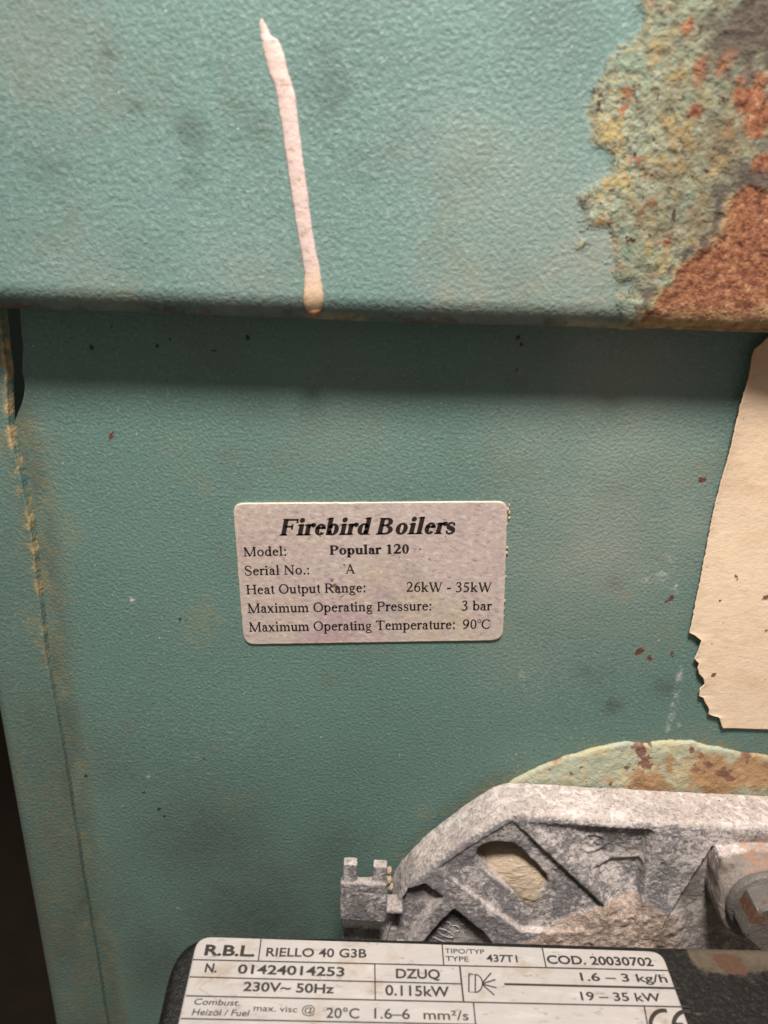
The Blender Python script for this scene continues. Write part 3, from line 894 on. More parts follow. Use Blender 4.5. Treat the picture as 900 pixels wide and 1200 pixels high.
def tube(pts, r, nseg=6):
    pts = np.array(pts, float)
    Vt, Ft = [], []
    for i, p in enumerate(pts):
        t = pts[min(i + 1, len(pts) - 1)] - pts[max(i - 1, 0)]
        t = t / (np.linalg.norm(t) + 1e-12)
        a = np.cross(t, [0, 1, 0.01])
        a /= np.linalg.norm(a)
        b = np.cross(t, a)
        rr = r[i] if hasattr(r, '__len__') else r
        for k in range(nseg):
            Vt.append(p + rr * (a * cos(tau * k / nseg) + b * sin(tau * k / nseg)))
    for i in range(len(pts) - 1):
        for k in range(nseg):
            Ft.append([i * nseg + k, i * nseg + (k + 1) % nseg, (i + 1) * nseg + (k + 1) % nseg, (i + 1) * nseg + k])
    Ft.append(list(range(nseg))[::-1])
    Ft.append([(len(pts) - 1) * nseg + k for k in range(nseg)])
    return Vt, Ft


YP = YFR + 0.0034
g0, g1 = aty(515, 1106, YP), aty(541, 1075, YP)
ex = (g1 - g0) / np.linalg.norm(g1 - g0)
ez = np.array([-ex[2], 0, ex[0]])
cw = np.linalg.norm(g1 - g0) / 4
Vs, Fs = [], []
for k, ch in enumerate('1033'):
    for st in seg[ch]:
        vt, ft = tube([g0 + ex * (k + p[0] * 1.15 + 0.15) * cw + ez * (p[1] - 0.35) * cw * 1.9 for p in st], 0.00035)
        Fs += [[i + len(Vs) for i in f] for f in ft]
        Vs += vt
obj('casting_number', Vs, Fs, M_CAST, flange, attrs=dict(bare=np.full(len(Vs), 0.45)))

# forked lug at the left end of the flange
a0, a1 = aty(399, 1034, -0.024), aty(452, 1082, -0.024)
lo = (a0[0], -0.024, a1[2])
hi = (a1[0], -0.0212, a0[2])
hp = aty(400, 1008, -0.022)[2]
W = hi[0] - lo[0]
h = 0.00028
ax = field_grid((lo[0] - .002, -0.027, ZC - 0.232), (hi[0] + 0.006, -0.002, hp + .002), h)
x, y, z = ax[0][:, None, None], ax[1][None, :, None], ax[2][None, None, :]
f = sdbox(x, y, z, lo, hi, 0.0009)
pw = W * 0.30
f = smin(f, sdbox(x, y, z, (lo[0] + .0006, -0.0235, lo[2] + .002), (lo[0] + .0006 + pw, -0.0205, hp), 0.0006), 0.0006)
f = smin(f, sdbox(x, y, z, (hi[0] - pw - .0003, -0.0235, lo[2] + .002), (hi[0] - .0003, -0.0205, hp - 0.0004), 0.0006), 0.0006)
f = np.minimum(f, sdbox(x, y, z, (lo[0] + 0.0005, -0.016, ZC - 0.2315), (hi[0] + 0.004, -0.006, lo[2] - 0.0105), 0.0010))
f = smin(f, sdbox(x, y, z, (hi[0] - 0.003, -0.0200, lo[2] - 0.0010), (hi[0] + 0.0050, -0.0135, lo[2] + 0.0008), 0.0008), 0.001)
V, Q = surface_nets(f + 0 * (x + y + z), (ax[0][0], ax[1][0], ax[2][0]), h)
V, N = roughen(V, Q, [(300, 0.0005), (1000, 0.0003)], 131)
obj('forked_lug', V, Q, M_CAST, burner, attrs=dict(bare=np.full(len(V), 0.35), dust=splat(V[:, 0], V[:, 2], -0.014, [(425, 1029, 14, .6)])))

# hexagon bolt with washer
bo = aty(913, 1090, -0.0365)


def spin(profile, nseg, c, phase=0.0, hexn=0):
    Vt, Ft = [], []
    for (r, yy) in profile:
        for k in range(nseg):
            a = tau * k / nseg + phase
            Vt.append((c[0] + r * cos(a), yy, c[2] + r * sin(a)))
    m = len(profile)
    for i in range(m - 1):
        for k in range(nseg):
            Ft.append([i * nseg + k, i * nseg + (k + 1) % nseg, (i + 1) * nseg + (k + 1) % nseg, (i + 1) * nseg + k])
    Ft.append([(m - 1) * nseg + k for k in range(nseg)])
    return Vt, Ft


bolt_root = thing('hexagon_bolt', 'rusty hexagon bolt head screwed into the cast boss beside the data plate', 'bolt', (bo[0], -0.027, bo[2]))
Vt, Ft = spin([(0.0104, -0.0265), (0.0104, -0.0282), (0.0100, -0.0287), (0.0, -0.0287)][:3], 48, bo)
obj('washer', Vt, Ft, M_BOLT, bolt_root, attrs=dict(rust=np.zeros(len(Vt))))
R6 = 0.0092
ph = radians(17)
rings = [(R6, -0.0346), (R6, -0.0412)]
nv = 60
Vt, Ft = [], []


def hexr(a):
    s = ((a - ph) % (tau / 6)) - tau / 12
    return R6 * cos(pi / 6) / cos(s)


lay = []
for yy, mode in ((-0.0286, 0), (-0.0352, 0), (-0.0360, 1), (-0.0364, 2), (-0.0364, 3), (-0.0364, 4), (-0.0364, 5), (-0.0364, 6), (-0.0364, 7), (-0.0354, 8), (-0.0350, 9)):
    for k in range(nv):
        a = tau * k / nv
        r = hexr(a)
        r = (r, min(r, R6 * 0.955), min(r * .95, R6 * 0.86), R6 * .76, R6 * .64, R6 * .5, R6 * .36, R6 * .22, R6 * .16, 1e-5)[mode]
        Vt.append((bo[0] + r * cos(a), yy, bo[2] + r * sin(a)))
for i in range(10):
    for k in range(nv):
        Ft.append([i * nv + k, i * nv + (k + 1) % nv, (i + 1) * nv + (k + 1) % nv, (i + 1) * nv + k])
Vt = np.array(Vt)
rr = splat(Vt[:, 0], Vt[:, 2], -0.0364, [(882, 1078, 9, .8), (892, 1080, 11, .7), (906, 1074, 11, .7), (898, 1088, 8, .6)])
obj('bolt_head', Vt, Ft, M_BOLT, bolt_root, attrs=dict(rust=rr), smooth=False)

# insulation seen through the oval hole
hc = aty(604, 1022, -0.010)
ax = field_grid((hc[0] - .016, -0.017, hc[2] - .015), (hc[0] + .016, -0.0025, hc[2] + .014), 0.0004)
x, y, z = ax[0][:, None, None], ax[1][None, :, None], ax[2][None, None, :]
xr = (x - hc[0])
zr = (z - hc[2])
f = np.sqrt((xr / 1.25) ** 2 + (zr / 1.0) ** 2 + ((y + 0.0042) / 0.95) ** 2) - 0.0112
f = smin(f, np.sqrt(((xr - .004) / 1.1) ** 2 + (zr + .0045) ** 2 + (y + 0.0078) ** 2) - 0.0080, 0.003)
f = np.maximum(f, y + 0.0032)
V, Q = surface_nets(f, (ax[0][0], ax[1][0], ax[2][0]), 0.0004)
V, N = roughen(V, Q, [(250, 0.0012), (800, 0.0006)], 151)
tag(obj('insulation_wad', V, Q, M_FIB, None, origin=(hc[0], -0.0035, hc[2])), 'cream fibrous insulation packed behind the oval hole in the cast flange', 'insulation')

# crumbs of old sealing rope between lug and flange
for k, (px, py, r) in enumerate([(456, 1020, .0010), (455, 1030, .0013), (458, 1039, .0011), (453, 1041, .0007)]):
    p = aty(px, py, -0.012)
    u, vv = np.meshgrid(np.linspace(0, pi, 9), np.linspace(0, tau, 14, endpoint=False), indexing='ij')
    rr = r * (1 + 0.5 * (fbm(u * 2 + k * 5, vv * 2, None, 161, 2) - .5))
    V = stack(p[0] + rr * np.sin(u) * np.cos(vv) * .8, p[1] + rr * np.sin(u) * np.sin(vv), p[2] + rr * np.cos(u) * 1.4)
    Fq = []
    for i in range(8):
        for j in range(14):
            Fq.append([i * 14 + j, i * 14 + (j + 1) % 14, (i + 1) * 14 + (j + 1) % 14, (i + 1) * 14 + j])
    lab = ['small crumb of yellow sealing rope, uppermost beside the forked lug', 'largest crumb of yellow sealing rope wedged beside the forked lug',
           'crumb of yellow sealing rope at the lower end of the row beside the lug', 'tiniest crumb of sealing rope tucked against the side of the lug'][k]
    tag(obj('sealant_crumb', V, Fq, M_FIB, None, origin=p), lab, 'crumb', 'crumbs of sealing rope beside the lug')

# black burner cover with its data plate
d0 = ray(500, 1106)
PP0 = CAMP + d0 * 0.196
ta, tb = radians(6), radians(1)
PN = np.array([sin(tb), -sin(ta) * cos(tb), cos(ta) * cos(tb)])
pl = lambda px, py, lift=0.0: onpl(px, py, PP0 + PN * lift, PN)
TL, TR = pl(232, 1098), pl(775, 1115)
EX = (TR - TL) / np.linalg.norm(TR - TL)
EY = np.cross(PN, EX)          # away from the viewer
EY /= np.linalg.norm(EY)
to2 = lambda p: np.array([(p - TL) @ EX, (p - TL) @ EY])
CL = -0.0006
cpx = [(150, 1330), (172, 1245), (186, 1196), (193, 1163), (199, 1138), (205, 1124), (213, 1112), (224, 1104), (240, 1099), (400, 1099.5), (600, 1105), (775, 1110.5), (960, 1114)]
c2 = [to2(pl(a, b, CL - 0.0012)) for a, b in cpx]
c2 = np.array(c2 + [np.array([c2[-1][0] + 0.01, -0.10]), np.array([c2[0][0] - .002, -0.10])])
# resample and round
dn = []
for i in range(len(c2)):
    a, b = c2[i], c2[(i + 1) % len(c2)]
    m = max(2, int(np.linalg.norm(b - a) / 0.0012))
    for t in np.arange(m) / m:
        dn.append(a + (b - a) * t)
dn = np.array(dn)
for _ in range(6):
    dn = 0.5 * dn + 0.25 * (np.roll(dn, 1, 0) + np.roll(dn, -1, 0))
tg = np.roll(dn, -1, 0) - np.roll(dn, 1, 0)
tg /= np.linalg.norm(tg, axis=1, keepdims=True)
nrm = np.stack([-tg[:, 1], tg[:, 0]], 1)
if sdpoly(np.array([dn[0, 0] + nrm[0, 0] * 1e-4]), np.array([dn[0, 1] + nrm[0, 1] * 1e-4]), dn)[0] > 0:
    nrm = -nrm
lay = []
rr = 0.0022
for dz in (0.11, 0.08, 0.05, 0.03, 0.015, 0.008):
    lay.append((0, -dz))
for a in np.linspace(0, pi / 2, 8):
    lay.append((rr * (1 - cos(a)), -rr * (1 - sin(a))))
Vc = []
for ins_, dz in lay:
    p2 = dn + nrm * ins_
    Vc.append(TL + PN * (CL + dz) + p2[:, :1] * EX + p2[:, 1:] * EY)
p2 = dn + nrm * rr
sp_ = np.stack([np.clip(p2[:, 0], 0.03, 0.13), np.full(len(p2), -0.05)], 1)
for q in (0.012, 0.03, 0.05, 0.075, 0.10, 0.13, 0.17, 0.22, 0.3, 0.45, 0.65, 0.9, 1.0):
    p3 = p2 + (sp_ - p2) * q
    Vc.append(TL + PN * (CL + 0 * p3[:, :1]) + p3[:, :1] * EX + p3[:, 1:] * EY)
nl, nd = len(Vc), len(dn)
Vc = np.concatenate(Vc)
Fq = [[i * nd + k, i * nd + (k + 1) % nd, (i + 1) * nd + (k + 1) % nd, (i + 1) * nd + k] for i in range(nl - 1) for k in range(nd)]
qx, qy = (Vc - TL) @ EX, (Vc - TL) @ EY
ed = to2(pl(800, 1112))
dust = sstep(ed[0] - 0.002, ed[0] + 0.004, qx) * sstep(ed[1] - 0.0130, ed[1] + 0.0005, qy) * 0.85
rs = np.zeros(len(Vc))
for px, py, r in ((858, 1128, .0045), (845, 1122, .003), (868, 1135, .003)):
    q = to2(pl(px, py))
    rs = np.maximum(rs, np.exp(-((qx - q[0]) ** 2 + ((qy - q[1]) * 1.5) ** 2) / r ** 2))
obj('burner_cover', Vc, Fq, M_BLACK, burner, attrs=dict(dust=dust, rust=rs))

# neck between flange and cover (behind the plate's upper edge)
nb0 = (TL[0] + 0.012, -0.062, ZC - 0.275)
nb1 = (TR[0] + 0.02, YFR + 0.003, ZC - 0.232)
ax = field_grid((nb0[0] - .004, nb0[1] - .004, nb0[2] - .004), (nb1[0] + .004, nb1[1] + .004, nb1[2] + .004), 0.002)
x, y, z = ax[0][:, None, None], ax[1][None, :, None], ax[2][None, None, :]
V, Q = surface_nets(sdbox(x, y, z, nb0, nb1, 0.006), (ax[0][0], ax[1][0], ax[2][0]), 0.002)
obj('burner_neck', V, Q, M_BLACK, burner)

plate = thing('data_plate', 'silver rectangular data plate with black printed grid fixed on top of the black burner cover', 'data plate', tuple(pl(500, 1180)))


def sheet(name, poly3, nrm3, thick, m, parent, attrs=None, origin=None, rings=None):
    """thin plate: top outline polygon (3D, coplanar) with a real edge"""
    T = np.array(poly3)
    c = T.mean(0)
    B = T - nrm3 * thick
    nT = len(T)
    inset = T + (c - T) / np.linalg.norm(c - T, axis=1, keepdims=True) * thick * 0.6
    V = np.concatenate([B, T - nrm3 * thick * 0.35, inset])
    F_ = []
    for j in range(2):
        for i in range(nT):
            F_.append([j * nT + i, j * nT + (i + 1) % nT, (j + 1) * nT + (i + 1) % nT, (j + 1) * nT + i])
    F_.append([2 * nT + i for i in range(nT)])
    return obj(name, V, F_, m, parent, origin=origin, smooth=False)


def rounded(corners, radii, nseg=8):
    """2D rounded polygon"""
    out = []
    m = len(corners)
    for i in range(m):
        p, a, b = (np.array(corners[k], float) for k in (i, (i - 1) % m, (i + 1) % m))
        r = radii[i]
        ua, ub = (a - p) / np.linalg.norm(a - p), (b - p) / np.linalg.norm(b - p)
        for t in np.linspace(0, 1, nseg):
            out.append((1 - t) ** 2 * (p + ua * r) + 2 * t * (1 - t) * p + t * t * (p + ub * r))
    return np.array(out)


TLx, TRx = to2(pl(231.5, 1097.5)), to2(pl(775.5, 1115))
BLx, BRx = to2(pl(196, 1268)), to2(pl(825, 1268))
LB = np.array([to2(pl(210, 1200))[0] - 0.0002, BLx[1]])
pc = rounded([TLx, TRx, (to2(pl(805, 1200))[0] + 0.0005, BRx[1]), LB], [0.0034, 0.0030, .003, .003])
sheet('plate_blank', [TL + a * EX + b * EY for a, b in pc], PN, 0.0005, M_PLATE, plate)

# ------------------------------------------------------------------ lettering
INK = 0.00007


def font_mesh(body, bold=0.0, spacing=1.0):
    c = bpy.data.curves.new('text', 'FONT')
    c.body = body
    c.offset = bold
    c.space_character = spacing
    c.resolution_u = 4
    o = bpy.data.objects.new('text', c)
    COL.objects.link(o)
    dg = bpy.context.evaluated_depsgraph_get()
    me = bpy.data.meshes.new_from_object(o.evaluated_get(dg))
    V = np.array([v.co[:2] for v in me.vertices])
    Fc = [list(p.vertices) for p in me.polygons]
    bpy.data.objects.remove(o)
    bpy.data.curves.remove(c)
    bpy.data.meshes.remove(me)
    return V, Fc


class Ink:
    def __init__(s, place, up):
        s.V, s.F, s.place, s.up = [], [], place, up
        s.k = 0

    def add(s, V, Fc):
        b = len(s.V)
        s.V += list(V)
        s.F += [[i + b for i in f] for f in Fc]

    def text(s, V, Fc, p0, p1, hpx, cap, shear=0.0):
        """natural text -> baseline between two photo points, capital height hpx"""
        A, B = s.place(*p0), s.place(*p1)
        T0 = s.place(p0[0], p0[1] - hpx)
        T1 = s.place(p1[0], p1[1] - hpx)
        H = 0.5 * (abs((T0 - A) @ s.up) + abs((T1 - B) @ s.up))
        e = (B - A)
        ln = np.linalg.norm(e)
        e = e / ln
        yy = V[:, 1] / cap * H
        x0, x1 = V[:, 0].min(), V[:, 0].max()
        if shear:
            xs_ = (V[:, 0] + shear * V[:, 1])
            x0, x1 = xs_.min(), xs_.max()
        else:
            xs_ = V[:, 0]
        xx = (xs_ - x0) / (x1 - x0) * ln
        s.add(A + xx[:, None] * e + yy[:, None] * s.up, Fc)

    def line(s, pts, wpx):
        """printed rule through photo points, width in photo pixels (vertical or horizontal)"""
        P_ = [s.place(*p) for p in pts]
        wid = []
        for p, q in zip(pts, P_):
            wid.append(wpx * np.linalg.norm(s.place(p[0] + 1, p[1]) - q))
        nn_ = np.cross(s.up, P_[-1] - P_[0])
        nn_ /= np.linalg.norm(nn_)
        V, Fc = [], []
        for i, p in enumerate(P_):
            t = P_[min(i + 1, len(P_) - 1)] - P_[max(i - 1, 0)]
            sd = np.cross(s.nrm, t)
            sd /= np.linalg.norm(sd)
            V += [p + sd * wid[i] * .5, p - sd * wid[i] * .5]
        for i in range(len(P_) - 1):
            Fc.append([2 * i, 2 * i + 1, 2 * i + 3, 2 * i + 2])
        s.add(V, Fc)


ink = Ink(lambda a, b: pl(a, b, INK), EY)
ink.nrm = PN
for (t, p0, p1, hh, bold, cap) in [
        ('R.B.L.', (239, 1119), (298, 1120.5), 12.6, .035, .73), ('RIELLO 40 G3B', (311.5, 1120.4), (429.5, 1122), 10.4, 0.02, .73),
        ('TIPO/TYP', (521.5, 1116.8), (568, 1118), 5.6, .010, .73), ('TYPE', (522.5, 1126), (549.5, 1126.8), 6, .010, .73), ('437T1', (570.5, 1126.7), (607, 1127.6), 8.6, 0.02, .73),
        ('COD. 20030702', (641.7, 1129), (766.5, 1132), 10, 0.026, .73),
        ('N.', (239.5, 1139), (253.5, 1139.3), 10.6, .03, .73), ('01424014253', (278, 1140.5), (403.5, 1144), 11, 0.024, .73),
        ('DZUQ', (464, 1146), (516, 1147), 11.3, 0.024, .73), ('0.115kW', (451.5, 1166), (527, 1168), 12.4, .020, .73),
        ('230V~ 50Hz', (284.5, 1161), (391.3, 1164), 11, 0.024, .73),
        ('1.6 \u2013 3 kg/h', (681, 1149), (783, 1151.3), 9.6, .016, .73), ('19 \u2013 35 kW', (681.5, 1172), (775.5, 1173.8), 10.2, .016, .73),
        ('Combust.', (227, 1177), (281, 1178.6), 7.4, .010, .73), ('Heiz\u00f6l / Fuel', (224.5, 1189.4), (292, 1190.8), 7.8, .010, .73),
        ('max. visc', (297, 1184.5), (348, 1186.4), 7.6, .006, .73), ('@', (353.5, 1187.5), (369, 1188), 10, .0, .73), ('20\u00b0C', (382, 1192.6), (421, 1193.4), 12.4, .010, .73),
        ('1.6\u20136', (438.5, 1193.3), (480.5, 1194.2), 12.4, .010, .73), ('mm\u00b2/s', (496.5, 1194.3), (549.5, 1195.6), 11.5, .008, .73)]:
    V, Fc = font_mesh(t, bold)
    ink.text(V, Fc, p0, p1, hh, cap, 0.12 if t[:4] in ('Comb', 'Heiz') else 0.0)
R1 = lambda x: 1124.6 + (x - 230) * 0.0229
R2 = lambda x: 1144.8 + (x - 224) * 0.0257
R3 = lambda x: 1166.9 + (x - 220) * 0.0224
R4 = lambda x: 1193.6 + (x - 212) * 0.0202
seq = lambda f, a, b: [(x_, f(x_)) for x_ in np.linspace(a, b, 6)]
ink.line(seq(R1, 226, 790), 1.5)
ink.line(seq(R2, 222, 540), 1.5)
ink.line(seq(R3, 218, 808), 1.6)
ink.line(seq(R4, 212, 560), 1.6)
ink.line([(591, 1153.2), (798, 1158.2)], 2.6)
for a, b, wq in (((306, 1100.5), (302.7, 1126.2), 1.5), ((518, 1105.3), (520, 1131.2), 1.5), ((635, 1108.5), (640, 1134), 1.5), ((439.2, 1129.4), (439.8, 1172), 1.5),
                 ((538.8, 1131.8), (543.3, 1174.2), 2.0), ((554.8, 1174.6), (558.5, 1212), 1.6), ((755, 1179), (763, 1225), 1.6)):
    ink.line([a, b], wq)
# spray-nozzle symbol
ink.line([(549.5, 1141.5), (557, 1142), (557, 1163), (549.5, 1162.5), (549.5, 1141.5)], 1.7)
ink.line([(557, 1142)] + [(557 + 8.5 * cos(t), 1152.5 - 10.5 * sin(t)) for t in np.linspace(1.4, -1.4, 9)] + [(557, 1163)], 1.5)
for q in ((575.5, 1140), (580.5, 1148), (582, 1157.5), (579.3, 1166)):
    ink.line([(564.5 + (q[0] - 564.5) * .05, 1153 + (q[1] - 1153) * .05), q], 1.6)
# conformity mark, cut off by the frame
for cx_, cy_ in ((777, 1199), (804, 1200)):
    ink.line([(cx_ + 14.5 * cos(t), cy_ - 15 * sin(t)) for t in np.linspace(1.25, 5.03, 20)], 4.6)
ink.line([(791, 1200.5), (801, 1200.8)], 4.2)
obj('printed_text', ink.V, ink.F, M_PINK, plate, smooth=False)
scr = Ink(lambda a, b: pl(a, b, INK * 0.8), EY)
scr.nrm = PN
scr.line([(277, 1131), (256, 1143), (240, 1152), (233, 1158), (243, 1164), (252, 1170), (264, 1179)], 1.1)
obj('scratch_marks', scr.V, scr.F, M_SCR, plate, smooth=False)


# ---- a small roman face drawn in code: stems, hairlines, bowls and slab serifs
class Face:
    X, C, A, Dn = 0.45, 0.66, 0.69, -0.21

    def __init__(s, st, hr, wide=1.0):
        s.s, s.h, s.w = st, hr, wide

    def rect(s, x0, y0, x1, y1):
        s.P.append([(x0, y0), (x1, y0), (x1, y1), (x0, y1)])

    def serif(s, xc, y, l, up):
        h_ = 0.032
        q = s.s / 2
        if up > 0:
            s.P.append([(xc - l, y), (xc + l, y), (xc + l, y + h_), (xc + q, y + h_ * 2), (xc - q, y + h_ * 2), (xc - l, y + h_)])
        else:
            s.P.append([(xc - l, y), (xc - l, y - h_), (xc - q, y - h_ * 2), (xc + q, y - h_ * 2), (xc + l, y - h_), (xc + l, y)])

    def stem(s, x, y0, y1, bot=1, top=0, wd=None):
        wd = wd or s.s
        s.rect(x - wd / 2, y0, x + wd / 2, y1)
        l = s.s / 2 + 0.058
        if bot:
            s.serif(x, y0, l, 1)
        if top == 1:
            s.serif(x, y1, l, -1)
        if top == 2:        # flag to the left
            s.P.append([(x - wd / 2 - .065, y1 - .035), (x - wd / 2 - .065, y1 - .055), (x - wd / 2, y1 - .075), (x + wd / 2, y1 - .05), (x + wd / 2, y1)])

    def arc(s, cx, cy, rx, ry, a0, a1, wa=None, wt=None, n_=18):
        wa = wa or s.s
        wt = wt or s.h
        for t0, t1 in zip(np.linspace(a0, a1, n_)[:-1], np.linspace(a0, a1, n_)[1:]):
            q = []
            for t in (t0, t1):
                t = radians(t)
                q.append(((cx + rx * cos(t), cy + ry * sin(t)), (cx + (rx - wa) * cos(t), cy + (ry - wt) * sin(t))))
            s.P.append([q[0][0], q[1][0], q[1][1], q[0][1]])

    def stroke(s, pts, ws):
        pts = np.array(pts, float)
        if not hasattr(ws, '__len__'):
            ws = [ws] * len(pts)
        L_, R_ = [], []
        for i, p in enumerate(pts):
            t = pts[min(i + 1, len(pts) - 1)] - pts[max(i - 1, 0)]
            t = t / np.linalg.norm(t)
            nn_ = np.array([-t[1], t[0]]) * ws[i] / 2
            L_.append(p + nn_)
            R_.append(p - nn_)
        for i in range(len(pts) - 1):
            s.P.append([tuple(L_[i]), tuple(R_[i]), tuple(R_[i + 1]), tuple(L_[i + 1])])

    def dot(s, x, y, r=None):
        r = r or (s.s * 0.5 + .012)
        s.P.append([(x + r * cos(t), y + r * sin(t)) for t in np.linspace(0, tau, 12, endpoint=False)])

    def glyph(s, ch):
        s.P = []
        S, H, X, C, A = s.s, s.h, s.X, s.C, s.A
        e = S / 2
        ov = 0.012
        if ch == ' ':
            return [], 0.25
        if ch == 'M':
            s.stem(.13, 0, C, 1, 0, H); s.stem(.74, 0, C, 1, 1)
            s.rect(.03, C - .03, .16, C)
            s.stroke([(.13, C), (.43, 0)], S); s.stroke([(.43, 0), (.74, C)], H)
            return s.P, .88
        if ch == 'N':
            s.stem(.13, 0, C, 1, 0, H); s.stem(.60, 0, C, 0, 1, H)
            s.rect(.03, C - .03, .16, C)
            s.stroke([(.13, C), (.60, 0)], S)
            return s.P, .73
        if ch == 'A':
            s.stroke([(.10, 0), (.35, C + .01)], H); s.stroke([(.34, C + .01), (.60, 0)], S)
            s.rect(.19, .20, .50, .20 + H)
            s.rect(.015, 0, .19, .03); s.rect(.47, 0, .72, .03)
            return s.P, .72
        if ch == 'H':
            s.stem(.13, 0, C, 1, 1); s.stem(.58, 0, C, 1, 1); s.rect(.13, C * .5, .58, C * .5 + H)
            return s.P, .72
        if ch == 'O':
            s.arc(.36, C / 2, .33, C / 2 + ov, 0, 360, None, None, 32)
            return s.P, .72
        if ch == 'C':
            s.arc(.36, C / 2, .33, C / 2 + ov, 42, 318, None, None, 28)
            s.rect(.58, C - .21, .61, C); s.stroke([(.60, .17), (.645, .19)], H)
            return s.P, .68
        if ch in 'PRBF':
            s.stem(.14, 0, C, 1, 0)
            s.rect(.02, C - .03, .2, C)
            if ch == 'P':
                s.rect(.14, C - H, .32, C); s.rect(.14, .30, .32, .30 + H)
                s.arc(.31, (C + .30) / 2, .22 + e * .3, (C - .30) / 2, -90, 90)
                return s.P, .57
            if ch == 'R':
                s.rect(.14, C - H, .32, C); s.rect(.14, .31, .36, .31 + H)
                s.arc(.31, (C + .31) / 2, .22, (C - .31) / 2, -90, 90)
                s.stroke([(.31, .33), (.58, 0)], S); s.rect(.52, 0, .68, .03)
                return s.P, .67
            if ch == 'B':
                s.rect(.14, C - H, .32, C); s.rect(.14, .33, .36, .33 + H); s.rect(.14, 0, .34, H)
                s.arc(.31, (C + .34) / 2, .22, (C - .33) / 2, -90, 90)
                s.arc(.33, .18, .26, .18, -90, 90)
                return s.P, .66
            if ch == 'F':
                s.rect(.14, C - H, .58, C); s.rect(.14, .32, .42, .32 + H)
                s.stroke([(.565, C), (.575, C - .16)], H); s.stroke([(.41, .24), (.41, .44)], H)
                return s.P, .61
        if ch == 'S':
            s.stroke([(.46, .47), (.44, .60), (.36, .66), (.25, .665), (.13, .62), (.08, .52), (.13, .42), (.25, .355), (.38, .29), (.46, .20), (.43, .08), (.32, .005), (.20, 0), (.10, .05), (.06, .19)],
                     [H, H, H, H, H * 1.3, S * .8, S, S, S, S * .8, H * 1.3, H, H, H, H])
            return s.P, .54
        if ch == 'T':
            s.stem(.31, 0, C, 1, 0)
            s.rect(.04, C - H, .58, C); s.stroke([(.045, C), (.035, C - .16)], H); s.stroke([(.575, C), (.585, C - .16)], H)
            return s.P, .61
        if ch == 'W':
            s.stroke([(.10, C), (.30, 0)], S * .95); s.stroke([(.30, 0), (.50, C)], H); s.stroke([(.44, C), (.64, 0)], S * .95); s.stroke([(.64, 0), (.84, C)], H)
            s.rect(.0, C - .03, .21, C); s.rect(.35, C - .03, .56, C); s.rect(.75, C - .03, .94, C)
            return s.P, .94
        # lower case
        if ch == 'o':
            s.arc(.25, X / 2, .22, X / 2 + ov, 0, 360, S * .95, None, 26)
            return s.P, .5
        if ch in 'bdpq':
            if ch == 'b':
                s.stem(.11, 0, A, 0, 2); s.arc(.26, X / 2, .21, X / 2 + ov, -165, 165, None, None, 26)
            if ch == 'd':
                s.stem(.38, 0, A, 0, 2); s.arc(.245, X / 2, .21, X / 2 + ov, 15, 345, None, None, 26); s.rect(.38, 0, .38 + e + .06, .035)
            if ch == 'p':
                s.stem(.11, s.Dn, X, 1, 2); s.arc(.26, X / 2, .21, X / 2 + ov, -165, 165, None, None, 26)
            return s.P, .5
        if ch == 'e':
            s.arc(.235, X / 2, .20, X / 2 + ov, 5, 325, None, None, 26)
            s.rect(.06, X * .56, .42, X * .56 + H)
            return s.P, .445
        if ch == 'c':
            s.arc(.235, X / 2, .20, X / 2 + ov, 40, 325, None, None, 24)
            s.dot(.37, .33, S * .5)
            return s.P, .44
        if ch == 'l':
            s.stem(.14, 0, A, 1, 2)
            return s.P, .28
        if ch == 'i':
            s.stem(.14, 0, X, 1, 2); s.dot(.13, .60)
            return s.P, .28
        if ch == 'r':
            s.stem(.12, 0, X, 1, 2)
            s.stroke([(.14, .30), (.20, .40), (.29, .425)], [H, H * 1.3, S * .8]); s.dot(.305, .40, S * .52)
            return s.P, .345
        if ch in 'nm':
            s.stem(.12, 0, X, 1, 2)
            s.stem(.38, 0, X * .72, 1, 0); s.arc(.30, X * .66, .08 + e, X * .34 + ov, 0, 150, S, H * 1.5, 12)
            if ch == 'm':
                s.stem(.64, 0, X * .72, 1, 0); s.arc(.56, X * .66, .08 + e, X * .34 + ov, 0, 150, S, H * 1.5, 12)
                return s.P, .77
            return s.P, .5
        if ch == 'u':
            s.stem(.12, X * .28, X, 0, 2); s.stem(.37, 0, X, 0, 2)
            s.arc(.21, X * .32, .09 + e, X * .32 + ov, 180, 330, S, H * 1.5, 12); s.rect(.37, 0, .37 + e + .06, .035)
            return s.P, .5
        if ch == 'a':
            s.stem(.31, .05, X * .72, 0, 0)
            s.stroke([(.31, .06), (.345, .012), (.42, .03)], [S * .8, S * .5, H])
            s.arc(.21, X * .68, .10 + e, X * .32 + ov, 0, 150, S, H * 1.3, 12); s.dot(.115, .35, S * .5)
            s.arc(.17, .125, .14, .135, 70, 300, S * .95, H, 16); s.stroke([(.20, .25), (.31, .29)], H); s.stroke([(.20, .01), (.31, .09)], H)
            return s.P, .44
        if ch == 's':
            s.stroke([(.31, .32), (.28, .41), (.20, .44), (.11, .42), (.075, .34), (.11, .27), (.20, .225), (.30, .17), (.325, .10), (.28, .03), (.18, .005), (.10, .04), (.065, .13)],
                     [H, H, H, H * 1.3, S * .75, S * .95, S, S * .95, S * .75, H * 1.3, H, H, H])
            return s.P, .39
        if ch == 't':
            s.stroke([(.15, .58), (.15, .10), (.19, .02), (.27, .03)], [S, S, S * .7, H]); s.rect(.02, X - .035, .28, X)
            return s.P, .29
